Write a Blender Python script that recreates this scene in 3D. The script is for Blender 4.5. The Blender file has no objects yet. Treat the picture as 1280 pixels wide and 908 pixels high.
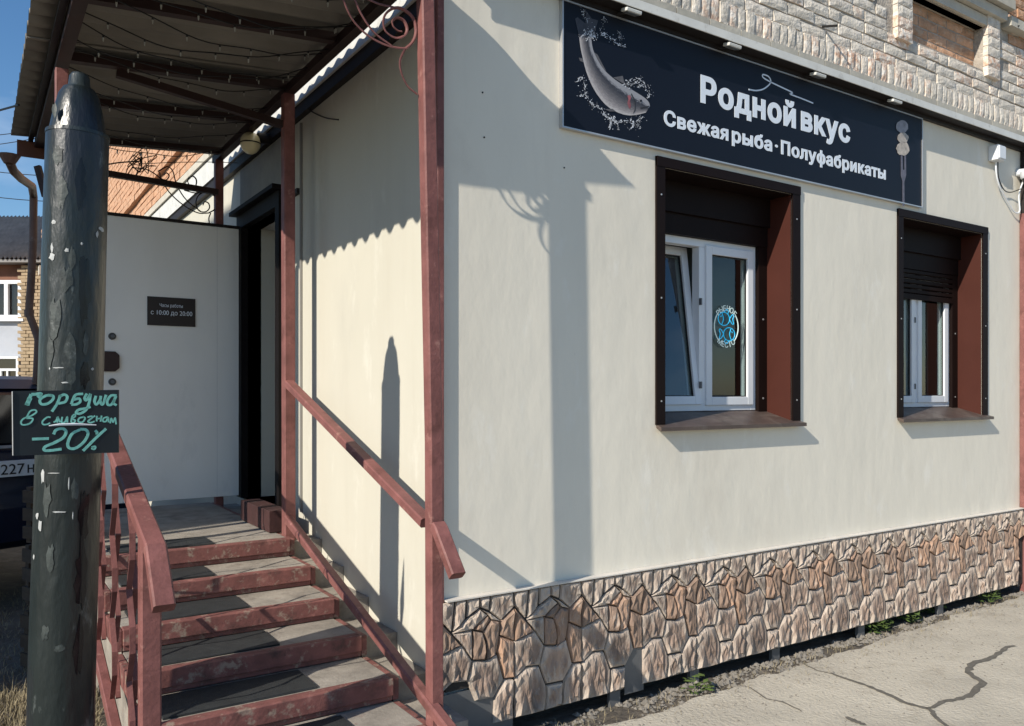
import bpy, bmesh, math, random
from mathutils import Vector, Matrix, noise, geometry
random.seed(7)
sc = bpy.context.scene
COL = sc.collection
PI = math.pi

# ------------------------------------------------------------------ camera
F_PX, HORIZON, CXP = 1020.0, 490.0, 640.0
ANG = math.atan2(676, 1020)
FW = Vector((math.sin(ANG), math.cos(ANG), 0)); RT = Vector((math.cos(ANG), -math.sin(ANG), 0)); UP = Vector((0, 0, 1))
EYE = Vector((-1.746, -3.194, 1.6))
cam = bpy.data.cameras.new('camera'); camo = bpy.data.objects.new('camera', cam); COL.objects.link(camo)
cam.sensor_width = 36; cam.lens = 36 * F_PX / 1280; cam.shift_y = 36 / 1280; cam.clip_start = .05; cam.clip_end = 900
camo.location = EYE; camo.rotation_euler = (PI / 2, 0, -ANG)
sc.camera = camo
# ------------------------------------------------------------------ light
LIGHT = Vector((1, .285, -.625)).normalized()
EL = math.asin(-LIGHT.z); SUNDIR = -LIGHT
w = bpy.data.worlds.new('World'); sc.world = w; w.use_nodes = True
nt = w.node_tree; nt.nodes.clear()
out = nt.nodes.new('ShaderNodeOutputWorld'); bg = nt.nodes.new('ShaderNodeBackground')
hs = nt.nodes.new('ShaderNodeHueSaturation'); hs.inputs['Saturation'].default_value = 1.18
sky = nt.nodes.new('ShaderNodeTexSky'); sky.sky_type = 'NISHITA'; sky.sun_disc = False
sky.sun_elevation = EL; sky.sun_rotation = math.atan2(SUNDIR.x, SUNDIR.y)
sky.air_density = 1.0; sky.dust_density = .25; sky.ozone_density = 3.0
tc = nt.nodes.new('ShaderNodeTexCoord'); mp = nt.nodes.new('ShaderNodeMapping'); mp.inputs['Scale'].default_value = (1.4, 1.4, 4)
nz = nt.nodes.new('ShaderNodeTexNoise'); nz.inputs['Scale'].default_value = 1.6; nz.inputs['Detail'].default_value = 7
rp = nt.nodes.new('ShaderNodeValToRGB'); rp.color_ramp.elements[0].position = .57; rp.color_ramp.elements[1].position = .82
rp.color_ramp.elements[1].color = (.55, .55, .55, 1)
mx = nt.nodes.new('ShaderNodeMixRGB'); mx.inputs[2].default_value = (9, 9.6, 10.5, 1)
L = nt.links.new
L(tc.outputs['Generated'], mp.inputs['Vector']); L(mp.outputs[0], nz.inputs['Vector']); L(nz.outputs['Fac'], rp.inputs['Fac'])
L(rp.outputs['Color'], mx.inputs[0]); L(sky.outputs[0], hs.inputs['Color']); L(hs.outputs[0], mx.inputs[1]); L(mx.outputs[0], bg.inputs['Color']); L(bg.outputs[0], out.inputs['Surface'])
bg.inputs['Strength'].default_value = .12
sl = bpy.data.lights.new('sun', 'SUN'); sl.energy = 5.0; sl.angle = math.radians(.5); sl.color = (1, .93, .82)
so = bpy.data.objects.new('sun', sl); COL.objects.link(so); so.rotation_euler = LIGHT.to_track_quat('-Z', 'Y').to_euler(); so.location = (-20, -8, 20)
sc.view_settings.view_transform = 'Standard'; sc.view_settings.look = 'None'; sc.view_settings.exposure = 0.22; sc.view_settings.gamma = 1

# ------------------------------------------------------------------ helpers
def front(px, py, y=0.0):
    r = FW + RT * ((px - CXP) / F_PX) + UP * ((HORIZON - py) / F_PX); return EYE + r * ((y - EYE.y) / r.y)
def side(px, py, x=0.0):
    r = FW + RT * ((px - CXP) / F_PX) + UP * ((HORIZON - py) / F_PX); return EYE + r * ((x - EYE.x) / r.x)
def floor_at(px, py, z=0.0):
    r = FW + RT * ((px - CXP) / F_PX) + UP * ((HORIZON - py) / F_PX); return EYE + r * ((z - EYE.z) / r.z)
def at(px, py, d):
    return EYE + (FW + RT * ((px - CXP) / F_PX) + UP * ((HORIZON - py) / F_PX)) * d

MATS = {}
def M(name, col, rough=.7, metal=0., var=.18, scale=6., bump=.15, bscale=60., stretch=(1, 1, 1), dirt=None, rand=0., tint=None, spec=.4, bdist=.004, streak=None):
    """procedural paint / stone / metal: base colour with noise variation, optional dirt patches, fine relief"""
    m = bpy.data.materials.new(name); m.use_nodes = True; t = m.node_tree; n = t.nodes; l = t.links.new
    p = n['Principled BSDF']; p.inputs['Roughness'].default_value = rough; p.inputs['Metallic'].default_value = metal
    p.inputs['Specular IOR Level'].default_value = spec
    tc = n.new('ShaderNodeTexCoord'); oi = n.new('ShaderNodeObjectInfo')
    mu = n.new('ShaderNodeMath'); mu.operation = 'MULTIPLY'; mu.inputs[1].default_value = 37.; l(oi.outputs['Random'], mu.inputs[0])
    ad = n.new('ShaderNodeVectorMath'); ad.operation = 'ADD'; l(tc.outputs['Object'], ad.inputs[0]); l(mu.outputs[0], ad.inputs[1])
    mp = n.new('ShaderNodeMapping'); mp.inputs['Scale'].default_value = stretch; l(ad.outputs[0], mp.inputs['Vector'])
    a = n.new('ShaderNodeTexNoise'); a.inputs['Scale'].default_value = scale; a.inputs['Detail'].default_value = 8; a.inputs['Roughness'].default_value = .6; l(mp.outputs[0], a.inputs['Vector'])
    r = n.new('ShaderNodeValToRGB'); e = r.color_ramp.elements; e[0].position = .25; e[1].position = .75
    e[0].color = (*[c * (1 - var) for c in col], 1); e[1].color = (*[min(1, c * (1 + var)) for c in col], 1); l(a.outputs['Fac'], r.inputs['Fac'])
    c = r.outputs['Color']
    if tint:      # (colour, low, high): second colour by object random number
        tm = n.new('ShaderNodeMixRGB'); tm.inputs[2].default_value = (*tint[0], 1); mr = n.new('ShaderNodeMapRange')
        mr.inputs[1].default_value = tint[1]; mr.inputs[2].default_value = tint[2]; l(oi.outputs['Random'], mr.inputs[0])
        tn = n.new('ShaderNodeTexNoise'); tn.inputs['Scale'].default_value = scale * 1.7; tn.inputs['Detail'].default_value = 5; l(mp.outputs[0], tn.inputs['Vector'])
        tr = n.new('ShaderNodeMapRange'); tr.inputs[1].default_value = .35; tr.inputs[2].default_value = .6; l(tn.outputs['Fac'], tr.inputs[0])
        tx = n.new('ShaderNodeMath'); tx.operation = 'MULTIPLY'; l(mr.outputs[0], tx.inputs[0]); l(tr.outputs[0], tx.inputs[1])
        l(tx.outputs[0], tm.inputs[0]); l(c, tm.inputs[1]); c = tm.outputs[0]
    if dirt:
        for (dc, amt, ds, lo, hi) in dirt:
            d = n.new('ShaderNodeTexNoise'); d.inputs['Scale'].default_value = ds; d.inputs['Detail'].default_value = 9; d.inputs['Roughness'].default_value = .68; l(mp.outputs[0], d.inputs['Vector'])
            dr = n.new('ShaderNodeMapRange'); dr.inputs[1].default_value = lo; dr.inputs[2].default_value = hi; dr.inputs[4].default_value = amt; l(d.outputs['Fac'], dr.inputs[0])
            x = n.new('ShaderNodeMixRGB'); x.inputs[2].default_value = (*dc, 1); l(dr.outputs[0], x.inputs[0]); l(c, x.inputs[1]); c = x.outputs[0]
    if streak:    # (colour, amount): rain streaks running down
        sm = n.new('ShaderNodeMapping'); sm.inputs['Scale'].default_value = (2.6, 2.6, .3); l(tc.outputs['Object'], sm.inputs['Vector'])
        sn = n.new('ShaderNodeTexNoise'); sn.inputs['Scale'].default_value = 2.2; sn.inputs['Detail'].default_value = 6; sn.inputs['Roughness'].default_value = .65; l(sm.outputs[0], sn.inputs['Vector'])
        sr = n.new('ShaderNodeMapRange'); sr.inputs[1].default_value = .54; sr.inputs[2].default_value = .74; sr.inputs[4].default_value = streak[1]; l(sn.outputs['Fac'], sr.inputs[0])
        sx = n.new('ShaderNodeMixRGB'); sx.inputs[2].default_value = (*streak[0], 1); l(sr.outputs[0], sx.inputs[0]); l(c, sx.inputs[1]); c = sx.outputs[0]
    if rand:
        h = n.new('ShaderNodeHueSaturation'); mr = n.new('ShaderNodeMapRange'); mr.inputs[3].default_value = 1 - rand; mr.inputs[4].default_value = 1 + rand
        l(oi.outputs['Random'], mr.inputs[0]); l(mr.outputs[0], h.inputs['Value']); l(c, h.inputs['Color']); c = h.outputs['Color']
    l(c, p.inputs['Base Color'])
    if bump:
        b = n.new('ShaderNodeTexNoise'); b.inputs['Scale'].default_value = bscale; b.inputs['Detail'].default_value = 6; l(mp.outputs[0], b.inputs['Vector'])
        bu = n.new('ShaderNodeBump'); bu.inputs['Strength'].default_value = bump; bu.inputs['Distance'].default_value = bdist; l(b.outputs['Fac'], bu.inputs['Height']); l(bu.outputs[0], p.inputs['Normal'])
    MATS[name] = m; return m
def glow(name, col, s):
    m = bpy.data.materials.new(name); m.use_nodes = True; p = m.node_tree.nodes['Principled BSDF']
    p.inputs['Base Color'].default_value = (*col, 1); p.inputs['Emission Color'].default_value = (*col, 1); p.inputs['Emission Strength'].default_value = s; return m
def glass(name, tint=(.8, .86, .85), refl=1.6):
    m = bpy.data.materials.new(name); m.use_nodes = True; t = m.node_tree; t.nodes.clear(); n = t.nodes
    o = n.new('ShaderNodeOutputMaterial'); mixn = n.new('ShaderNodeMixShader'); tr = n.new('ShaderNodeBsdfTransparent'); g = n.new('ShaderNodeBsdfGlossy')
    f = n.new('ShaderNodeFresnel'); f.inputs['IOR'].default_value = 1.5; g.inputs['Roughness'].default_value = .015; tr.inputs[0].default_value = (*tint, 1)
    mu = n.new('ShaderNodeMath'); mu.operation = 'MULTIPLY'; mu.inputs[1].default_value = refl; mu.use_clamp = True
    ge = n.new('ShaderNodeNewGeometry'); iv = n.new('ShaderNodeMath'); iv.operation = 'SUBTRACT'; iv.inputs[0].default_value = 1.; m2_ = n.new('ShaderNodeMath'); m2_.operation = 'MULTIPLY'
    t.links.new(ge.outputs['Backfacing'], iv.inputs[1]); t.links.new(f.outputs[0], mu.inputs[0]); t.links.new(mu.outputs[0], m2_.inputs[0]); t.links.new(iv.outputs[0], m2_.inputs[1]); t.links.new(m2_.outputs[0], mixn.inputs[0]); t.links.new(tr.outputs[0], mixn.inputs[1]); t.links.new(g.outputs[0], mixn.inputs[2]); t.links.new(mixn.outputs[0], o.inputs[0]); return m

class MB:
    def __init__(s): s.v = []; s.f = []; s.mi = []; s.cur = 0
    def mat(s, i): s.cur = i; return s
    def face(s, pts):
        b = len(s.v); s.v += [Vector(p) for p in pts]; s.f.append(list(range(b, b + len(pts)))); s.mi.append(s.cur); return s
    def raw(s, vs, fs):
        b = len(s.v); s.v += [Vector(p) for p in vs]
        for f in fs: s.f.append([b + i for i in f]); s.mi.append(s.cur)
        return s
    def box(s, a, b):
        (x0, y0, z0), (x1, y1, z1) = a, b
        if x0 > x1: x0, x1 = x1, x0
        if y0 > y1: y0, y1 = y1, y0
        if z0 > z1: z0, z1 = z1, z0
        return s.raw([(x0, y0, z0), (x1, y0, z0), (x1, y1, z0), (x0, y1, z0), (x0, y0, z1), (x1, y0, z1), (x1, y1, z1), (x0, y1, z1)],
                     [(0, 3, 2, 1), (4, 5, 6, 7), (0, 1, 5, 4), (1, 2, 6, 5), (2, 3, 7, 6), (3, 0, 4, 7)])
    def bar(s, p, q, wd, ht, up=(0, 0, 1), ch=0.0):
        """rectangular tube from p to q, wd across, ht along up; ch = corner chamfer"""
        p, q = Vector(p), Vector(q); d = (q - p).normalized(); u = Vector(up); u = (u - d * u.dot(d)).normalized(); r = d.cross(u)
        a, h = wd / 2, ht / 2
        if ch: prof = [(-a + ch, -h), (a - ch, -h), (a, -h + ch), (a, h - ch), (a - ch, h), (-a + ch, h), (-a, h - ch), (-a, -h + ch)]
        else: prof = [(-a, -h), (a, -h), (a, h), (-a, h)]
        n = len(prof); vs = [o + r * x + u * y for o in (p, q) for x, y in prof]
        return s.raw(vs, [tuple(range(n))[::-1], tuple(range(n, 2 * n))] + [(i, (i + 1) % n, n + (i + 1) % n, n + i) for i in range(n)])
    def polybar(s, pts, wd, ht, up=(0, 0, 1), ch=0.0):
        """one mitred rectangular tube along a polyline"""
        pts = [Vector(p) for p in pts]; a, h = wd / 2, ht / 2
        prof = [(-a + ch, -h), (a - ch, -h), (a, -h + ch), (a, h - ch), (a - ch, h), (-a + ch, h), (-a, h - ch), (-a, -h + ch)] if ch else [(-a, -h), (a, -h), (a, h), (-a, h)]
        n = len(prof); vs = []
        for i, p in enumerate(pts):
            d1 = (pts[i] - pts[i - 1]).normalized() if i else (pts[1] - pts[0]).normalized()
            d2 = (pts[i + 1] - pts[i]).normalized() if i < len(pts) - 1 else d1
            d = (d1 + d2).normalized(); k = 1 / max(.3, d.dot(d1)); u = Vector(up); u = (u - d * u.dot(d)).normalized(); r = d.cross(u)
            vs += [p + r * x + u * y * k for x, y in prof]
        fs = [tuple(range(n))[::-1], tuple(range(n * (len(pts) - 1), n * len(pts)))]
        for j in range(len(pts) - 1): fs += [(j * n + i, j * n + (i + 1) % n, (j + 1) * n + (i + 1) % n, (j + 1) * n + i) for i in range(n)]
        return s.raw(vs, fs)
    def tube(s, pts, r, n=6, flat=1.0):
        pts = [Vector(p) for p in pts]; vs = []; u = None
        for i, p in enumerate(pts):
            d = (pts[min(i + 1, len(pts) - 1)] - pts[max(i - 1, 0)])
            d = d.normalized() if d.length > 1e-9 else Vector((0, 0, 1))
            if u is None: u = d.orthogonal().normalized()
            u = (u - d * u.dot(d)); u = u.normalized() if u.length > 1e-6 else d.orthogonal().normalized()
            q = d.cross(u); rr = r[i] if isinstance(r, (list, tuple)) else r
            vs += [p + (u * math.cos(2 * PI * k / n) + q * math.sin(2 * PI * k / n) * flat) * rr for k in range(n)]
        m = len(pts)
        fs = [tuple(range(n))[::-1], tuple(range(n * (m - 1), n * m))]
        for j in range(m - 1): fs += [(j * n + k, j * n + (k + 1) % n, (j + 1) * n + (k + 1) % n, (j + 1) * n + k) for k in range(n)]
        return s.raw(vs, fs)
    def prism(s, poly, d0, d1, frame):
        """closed outline (2-D) extruded from depth d0 to d1; frame(u, v, d) -> point"""
        n = len(poly); vs = [frame(u, v, d0) for u, v in poly] + [frame(u, v, d1) for u, v in poly]
        return s.raw(vs, [tuple(range(n))[::-1], tuple(range(n, 2 * n))] + [(i, (i + 1) % n, n + (i + 1) % n, n + i) for i in range(n)])
    def ribbon(s, pts, wds, nrm, th=.0015):
        """a painted stroke lying on a surface with normal nrm"""
        pts = [Vector(p) for p in pts]; nrm = Vector(nrm); vs = []
        for i, p in enumerate(pts):
            d = (pts[min(i + 1, len(pts) - 1)] - pts[max(i - 1, 0)]).normalized(); r = nrm.cross(d)
            wv = wds[i] if isinstance(wds, (list, tuple)) else wds
            vs += [p - r * wv / 2, p + r * wv / 2, p + r * wv / 2 + nrm * th, p - r * wv / 2 + nrm * th]
        fs = [(0, 1, 2, 3), tuple(4 * (len(pts) - 1) + k for k in (3, 2, 1, 0))]
        for j in range(len(pts) - 1): fs += [(4 * j + k, 4 * j + (k + 1) % 4, 4 * j + 4 + (k + 1) % 4, 4 * j + 4 + k) for k in range(4)]
        return s.raw(vs, fs)

ORG = {}
def mesh_of(name, mb, mats, origin=Vector((0, 0, 0)), smooth=False):
    me = bpy.data.meshes.new(name); me.from_pydata([tuple(v - origin) for v in mb.v], [], mb.f)
    for m in (mats if isinstance(mats, (list, tuple)) else [mats]): me.materials.append(m)
    me.polygons.foreach_set('material_index', mb.mi)
    b = bmesh.new(); b.from_mesh(me); bmesh.ops.recalc_face_normals(b, faces=b.faces); b.to_mesh(me); b.free()
    if smooth:
        me.polygons.foreach_set('use_smooth', [True] * len(me.polygons))
        try: me.set_sharp_from_angle(angle=math.radians(40))
        except Exception: pass
    me.update(); return me
def thing(name, label, cat, loc, group=None, kind=None):
    o = bpy.data.objects.new(name, None); COL.objects.link(o); o.location = loc; o.empty_display_size = .1
    tag(o, label, cat, group); ORG[o.name] = Vector(loc); return o
def tag(o, label, cat, group=None):
    o['label'] = label; o['category'] = cat
    if group: o['group'] = group
    return o
def obj(name, mb, mats, parent=None, smooth=False, bevel=0., at0=None, label=None):
    if parent is not None: org = ORG[parent.name]
    elif at0 is not None: org = Vector(at0)
    else:
        n = len(mb.v); org = Vector((sum(v.x for v in mb.v) / n, sum(v.y for v in mb.v) / n, min(v.z for v in mb.v)))
    me = mesh_of(name, mb, mats, org, smooth)
    o = bpy.data.objects.new(name, me); COL.objects.link(o)
    if parent is not None: o.parent = parent
    else: o.location = org
    ORG[o.name] = org
    if bevel:
        bv = o.modifiers.new('bevel', 'BEVEL'); bv.width = bevel; bv.segments = 2; bv.limit_method = 'ANGLE'
    if label: o['label'] = label
    return o
def inst(name, me, parent, pos, rot=(0, 0, 0), scale=(1, 1, 1)):
    o = bpy.data.objects.new(name, me); COL.objects.link(o); o.parent = parent; o.location = Vector(pos) - ORG[parent.name]; o.rotation_euler = rot; o.scale = scale
    ORG[o.name] = Vector(pos); return o
def structure(name, mb, m, **k):
    o = obj(name, mb, m, **k); o['kind'] = 'structure'; return o
def spline(pts, k=6):
    pts = [Vector(p) for p in pts]; P = [pts[0] * 2 - pts[1]] + pts + [pts[-1] * 2 - pts[-2]]; r = []
    for i in range(1, len(P) - 2):
        for j in range(k):
            t = j / k; a, b, c, d = P[i - 1], P[i], P[i + 1], P[i + 2]
            r.append(.5 * ((2 * b) + (c - a) * t + (2 * a - 5 * b + 4 * c - d) * t * t + (3 * b - a - 3 * c + d) * t ** 3))
    r.append(pts[-1]); return r
def grow(poly, d):
    n = len(poly); res = []
    for i in range(n):
        a, b, c = poly[i - 1], poly[i], poly[(i + 1) % n]; d1 = (b - a).normalized(); d2 = (c - b).normalized()
        n1 = Vector((d1.y, -d1.x)); k = n1 + Vector((d2.y, -d2.x)); res.append(b + k * (d / max(.5, k.dot(n1))))
    return res
def text_mb(body, origin, ux, uz, width=None, height=1.0, bold=0.0, th=.004, align='LEFT', space=1.0):
    """lettering as a mesh: each outline of a glyph filled on its own, thickened by bold (share of the type size)"""
    c = bpy.data.curves.new('lettering', 'FONT'); c.body = body; c.align_x = align; c.resolution_u = 3; c.space_character = space
    o = bpy.data.objects.new('lettering', c); COL.objects.link(o); dg = bpy.context.evaluated_depsgraph_get()
    cu = o.evaluated_get(dg).to_curve(dg); polys = []
    for sp in cu.splines:
        P = []; bps = sp.bezier_points; n = len(bps)
        if n:
            for i in range(n):
                a, b = bps[i], bps[(i + 1) % n]
                straight = (a.handle_right - a.co).cross(b.co - a.co).length < 1e-7 and (b.handle_left - b.co).cross(b.co - a.co).length < 1e-7
                q = [a.co] if straight else geometry.interpolate_bezier(a.co, a.handle_right, b.handle_left, b.co, 6)[:-1]; P += [Vector((p.x, p.y)) for p in q]
        else: P = [Vector((p.co.x, p.co.y)) for p in sp.points]
        Q = []
        for p in P:
            if not Q or (p - Q[-1]).length > 1e-4: Q.append(p)
        if len(Q) > 2 and (Q[0] - Q[-1]).length < 1e-4: Q.pop()
        if len(Q) > 2: polys.append(Q)
    o.to_curve_clear(); bpy.data.objects.remove(o); bpy.data.curves.remove(c)
    area = lambda P: sum(P[i].x * P[(i + 1) % len(P)].y - P[(i + 1) % len(P)].x * P[i].y for i in range(len(P)))
    big = max(polys, key=lambda P: abs(area(P))); sg = 1 if area(big) > 0 else -1
    outs = [P if area(P) > 0 else P[::-1] for P in polys if area(P) * sg > 0]; holes = [P if area(P) < 0 else P[::-1] for P in polys if area(P) * sg < 0]
    xs = [p.x for P in outs for p in P]; x0, x1 = min(xs), max(xs); s = height; sx = (width / (x1 - x0 + 2 * bold)) if width else s
    off = x0 - bold if align == 'LEFT' else 0
    ux, uz = Vector(ux), Vector(uz); nn = ux.cross(uz); origin = Vector(origin); m = MB()
    rings = [grow(P, bold) for P in outs] + [grow(H, bold) for H in holes]; at_ = lambda p, z: origin + ux * ((p.x - off) * sx) + uz * (p.y * s) + nn * z
    vs, es = [], []
    for r in rings: b = len(vs); vs += r; es += [(b + i, b + (i + 1) % len(r)) for i in range(len(r))]
    V, _, T = geometry.delaunay_2d_cdt(vs, es, [], 0, 1e-6)[:3]
    def wind(p):
        k = 0
        for r in rings:
            for i in range(len(r)):
                a, b = r[i], r[(i + 1) % len(r)]
                if (a.y > p.y) != (b.y > p.y) and p.x < (b.x - a.x) * (p.y - a.y) / (b.y - a.y) + a.x: k += 1 if b.y > a.y else -1
        return k
    T = [t for t in T if wind(sum((V[q] for q in t), Vector((0, 0))) / len(t)) != 0]
    m.raw([at_(p, th) for p in V], T)
    for r in rings:
        n = len(r); m.raw([at_(p, 0) for p in r] + [at_(p, th) for p in r], [(i, (i + 1) % n, n + (i + 1) % n, n + i) for i in range(n)])
    return m
def inside(p, poly):
    c = False; n = len(poly)
    for i in range(n):
        a, b = poly[i], poly[(i + 1) % n]
        if (a[1] > p[1]) != (b[1] > p[1]) and p[0] < (b[0] - a[0]) * (p[1] - a[1]) / (b[1] - a[1]) + a[0]: c = not c
    return c

# ------------------------------------------------------------------ materials
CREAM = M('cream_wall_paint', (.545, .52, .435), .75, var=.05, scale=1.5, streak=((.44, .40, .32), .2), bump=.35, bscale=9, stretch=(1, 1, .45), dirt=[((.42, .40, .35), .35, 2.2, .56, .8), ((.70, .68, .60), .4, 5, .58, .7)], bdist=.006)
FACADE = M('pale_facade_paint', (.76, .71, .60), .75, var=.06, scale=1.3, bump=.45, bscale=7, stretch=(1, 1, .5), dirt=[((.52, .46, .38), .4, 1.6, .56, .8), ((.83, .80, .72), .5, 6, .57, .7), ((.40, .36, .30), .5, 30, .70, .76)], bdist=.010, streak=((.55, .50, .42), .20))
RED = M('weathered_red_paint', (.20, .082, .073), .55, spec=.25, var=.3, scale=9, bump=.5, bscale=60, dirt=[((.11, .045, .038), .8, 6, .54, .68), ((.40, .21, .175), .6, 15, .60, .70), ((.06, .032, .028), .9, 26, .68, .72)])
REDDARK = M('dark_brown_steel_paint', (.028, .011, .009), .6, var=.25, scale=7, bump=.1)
STEPRED = M('worn_red_step_paint', (.185, .072, .062), .65, var=.35, scale=11, bump=.45, bscale=60, bdist=.004, dirt=[((.30, .23, .18), .85, 18, .55, .64), ((.055, .032, .028), .85, 7, .54, .70), ((.34, .17, .14), .7, 11, .60, .70)])
TREAD = M('grey_step_concrete', (.29, .26, .22), .85, var=.3, scale=8, bump=.6, bscale=70, dirt=[((.13, .11, .095), .8, 5, .52, .70), ((.20, .11, .09), .6, 13, .60, .70)])
RUBBER = M('black_rubber', (.022, .024, .025), .75, var=.3, scale=20, bump=.5, bscale=200)
WHITE = M('white_plastic', (.72, .74, .76), .35, var=.04, bump=0)
BROWN = M('brown_window_metal', (.010, .005, .004), .55, spec=.12, var=.15, bump=.05, bscale=25)
REVEAL = M('red_brown_reveal_metal', (.062, .019, .013), .5, spec=.2, var=.12, scale=3, bump=.05, bscale=20)
SILL = M('dusty_brown_sill_metal', (.085, .062, .052), .42, var=.3, scale=9, bump=.05, dirt=[((.22, .19, .16), .6, 6, .5, .7)])
NAVY = M('navy_sign_print', (.0045, .0065, .0135), .5, spec=.25, var=.12, scale=1.2, bump=0)
ALU = M('aluminium_profile', (.52, .52, .52), .4, .6, var=.1, bump=.05)
LETTER = M('white_sign_print', (.72, .78, .85), .5, var=.03, bump=0)
SOFFIT = M('dark_brown_soffit', (.012, .008, .007), .6, var=.3, bump=.1)
FASCIA = M('white_metal_flashing', (.66, .65, .60), .45, var=.12, scale=7, bump=.1, dirt=[((.35, .32, .27), .6, 12, .56, .7)])
LEDGETILE = M('painted_ledge_brick', (.47, .44, .37), .85, var=.15, scale=9, bump=.5, bscale=45, rand=.1)
BRICK = M('lime_washed_brick', (.67, .61, .52), .92, var=.28, scale=16, bump=.6, bscale=60, rand=.16, tint=((.50, .30, .20), .45, 1.0), dirt=[((.74, .69, .62), .8, 22, .5, .62), ((.28, .22, .18), .6, 13, .62, .72)], bdist=.012)
BRICKO = M('bare_orange_brick', (.50, .285, .17), .9, var=.3, scale=14, bump=.8, bscale=60, rand=.18, dirt=[((.50, .40, .30), .7, 18, .52, .66)], bdist=.008)
MORTAR = M('old_lime_mortar', (.40, .355, .30), .95, var=.35, scale=14, bump=1., bscale=50, bdist=.01)
STONE = M('stamped_stone_panel', (.265, .19, .148), .7, var=.4, scale=9, bump=1., bscale=38, stretch=(1.6, 1.6, .5), rand=.16, tint=((.38, .26, .19), .5, 1.0), dirt=[((.085, .075, .07), .85, 5, .52, .68), ((.48, .41, .34), .75, 17, .56, .66)], bdist=.012)
JOINT = M('dark_joint_grey', (.035, .03, .027), .8, var=.25, bump=.3)
STONEO = M('stamped_stone_panel_orange', (.275, .19, .14), .7, var=.35, scale=9, bump=.8, bscale=38, stretch=(1.6, 1.6, .5), rand=.16, tint=((.42, .255, .165), .35, 1.0), dirt=[((.10, .085, .075), .7, 6, .56, .72), ((.50, .43, .36), .6, 17, .57, .66)], bdist=.010)
_t = STONE.node_tree; _p = _t.nodes['Principled BSDF']; _c = _p.inputs['Base Color'].links[0].from_socket      # paler tone mixed in on convex ridges
_g = _t.nodes.new('ShaderNodeNewGeometry'); _r = _t.nodes.new('ShaderNodeMapRange'); _r.inputs[1].default_value = .51; _r.inputs[2].default_value = .58; _r.inputs[4].default_value = .6
_m = _t.nodes.new('ShaderNodeMixRGB'); _m.inputs[2].default_value = (.62, .54, .45, 1)
_t.links.new(_g.outputs['Pointiness'], _r.inputs[0]); _t.links.new(_r.outputs[0], _m.inputs[0]); _t.links.new(_c, _m.inputs[1]); _t.links.new(_m.outputs[0], _p.inputs['Base Color'])
CAPST = M('plinth_top_metal', (.62, .58, .52), .5, var=.15, scale=9, bump=.1)
GREYMET = M('galvanised_sheet', (.15, .155, .16), .45, .3, var=.15, scale=3, bump=.05)
CONC = M('old_concrete_pavement', (.45, .41, .335), .92, var=.2, scale=1.7, bump=.9, bscale=60, dirt=[((.30, .26, .20), .6, 4.5, .55, .68), ((.16, .14, .11), .8, 75, .68, .73), ((.26, .235, .195), .55, 1.3, .52, .72), ((.20, .18, .15), .8, 40, .66, .73), ((.52, .48, .41), .5, 5, .58, .74)], bdist=.01)
CRACKM = M('dark_crack_fill', (.12, .11, .092), .95, var=.3, scale=30, bump=.4)
DIRT = M('packed_dirt', (.115, .098, .078), .95, var=.4, scale=3, bump=.8, bscale=18, dirt=[((.23, .20, .155), .7, 6, .55, .7)], bdist=.03)
GRAVEL = M('grey_rubble', (.26, .235, .20), .95, var=.3, scale=20, bump=.4, rand=.3)
LEAF = M('weed_leaf', (.10, .15, .035), .6, var=.3, scale=20, bump=0, rand=.25)
DRY = M('dry_grass', (.26, .215, .13), .85, var=.35, scale=9, bump=0)
SLATE = M('asbestos_roof_sheet', (.19, .175, .15), .9, var=.2, scale=3, bump=.4, bscale=40, dirt=[((.14, .13, .115), .5, 2.5, .55, .75)])
BLACK = M('black_wire', (.012, .011, .011), .5, var=.1, bump=0)
BULB = M('clear_bulb', (.35, .34, .30), .2, var=.1, bump=0)
DOORP = M('grey_white_door_paint', (.86, .835, .775), .5, var=.05, scale=3, bump=.05, bscale=12, stretch=(1, 1, .4), dirt=[((.38, .39, .39), .3, 4, .58, .8)])
PLATEBR = M('dark_brown_plaque', (.018, .011, .010), .4, var=.1, bump=0)
POLE = M('green_black_pole_paint', (.012, .017, .0165), .36, var=.5, scale=5, bump=.8, bscale=12, stretch=(1, 1, .3), dirt=[((.045, .056, .053), .8, 4.2, .54, .60), ((.008, .009, .013), .9, 2.1, .54, .60), ((.11, .125, .12), .8, 9, .61, .66), ((.45, .46, .45), .9, 15, .71, .74)], bdist=.02, spec=.6)
TAPE = M('torn_white_tape', (.42, .43, .42), .7, var=.15, scale=20, bump=.3)
CHALKB = M('chalkboard', (.014, .019, .022), .55, var=.35, scale=5, bump=.05)
CHALK = M('mint_chalk', (.24, .60, .50), .9, var=.22, scale=60, bump=.2)
CARP = M('dark_blue_car_paint', (.006, .010, .026), .22, var=.1, bump=0, spec=.6)
CARROOF = M('painted_reflection_car_roof', (.05, .055, .075), .35, var=.2, bump=0)  # lighter than the body: the roof's reflection is put into its colour
CARG = M('tinted_car_glass', (.006, .007, .010), .08, var=.1, bump=0, spec=.7)
TYRE = M('tyre_rubber', (.015, .015, .015), .85, var=.2, bump=.2)
CHROME = M('chrome_trim', (.5, .5, .52), .2, .9, var=.05, bump=0)
PLATEW = M('white_number_plate', (.66, .67, .68), .5, var=.08, bump=0)
HBRICK = M('far_brown_brick', (.20, .095, .06), .9, var=.25, scale=3, bump=.3, bscale=20, rand=.15)
HPIER = M('far_yellow_brick', (.36, .27, .17), .9, var=.3, scale=3, bump=.3, bscale=20, rand=.15)
HWHITE = M('far_white_render', (.44, .465, .51), .9, var=.12, scale=2, bump=.2, dirt=[((.40, .41, .43), .5, 2, .55, .75)])
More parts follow.
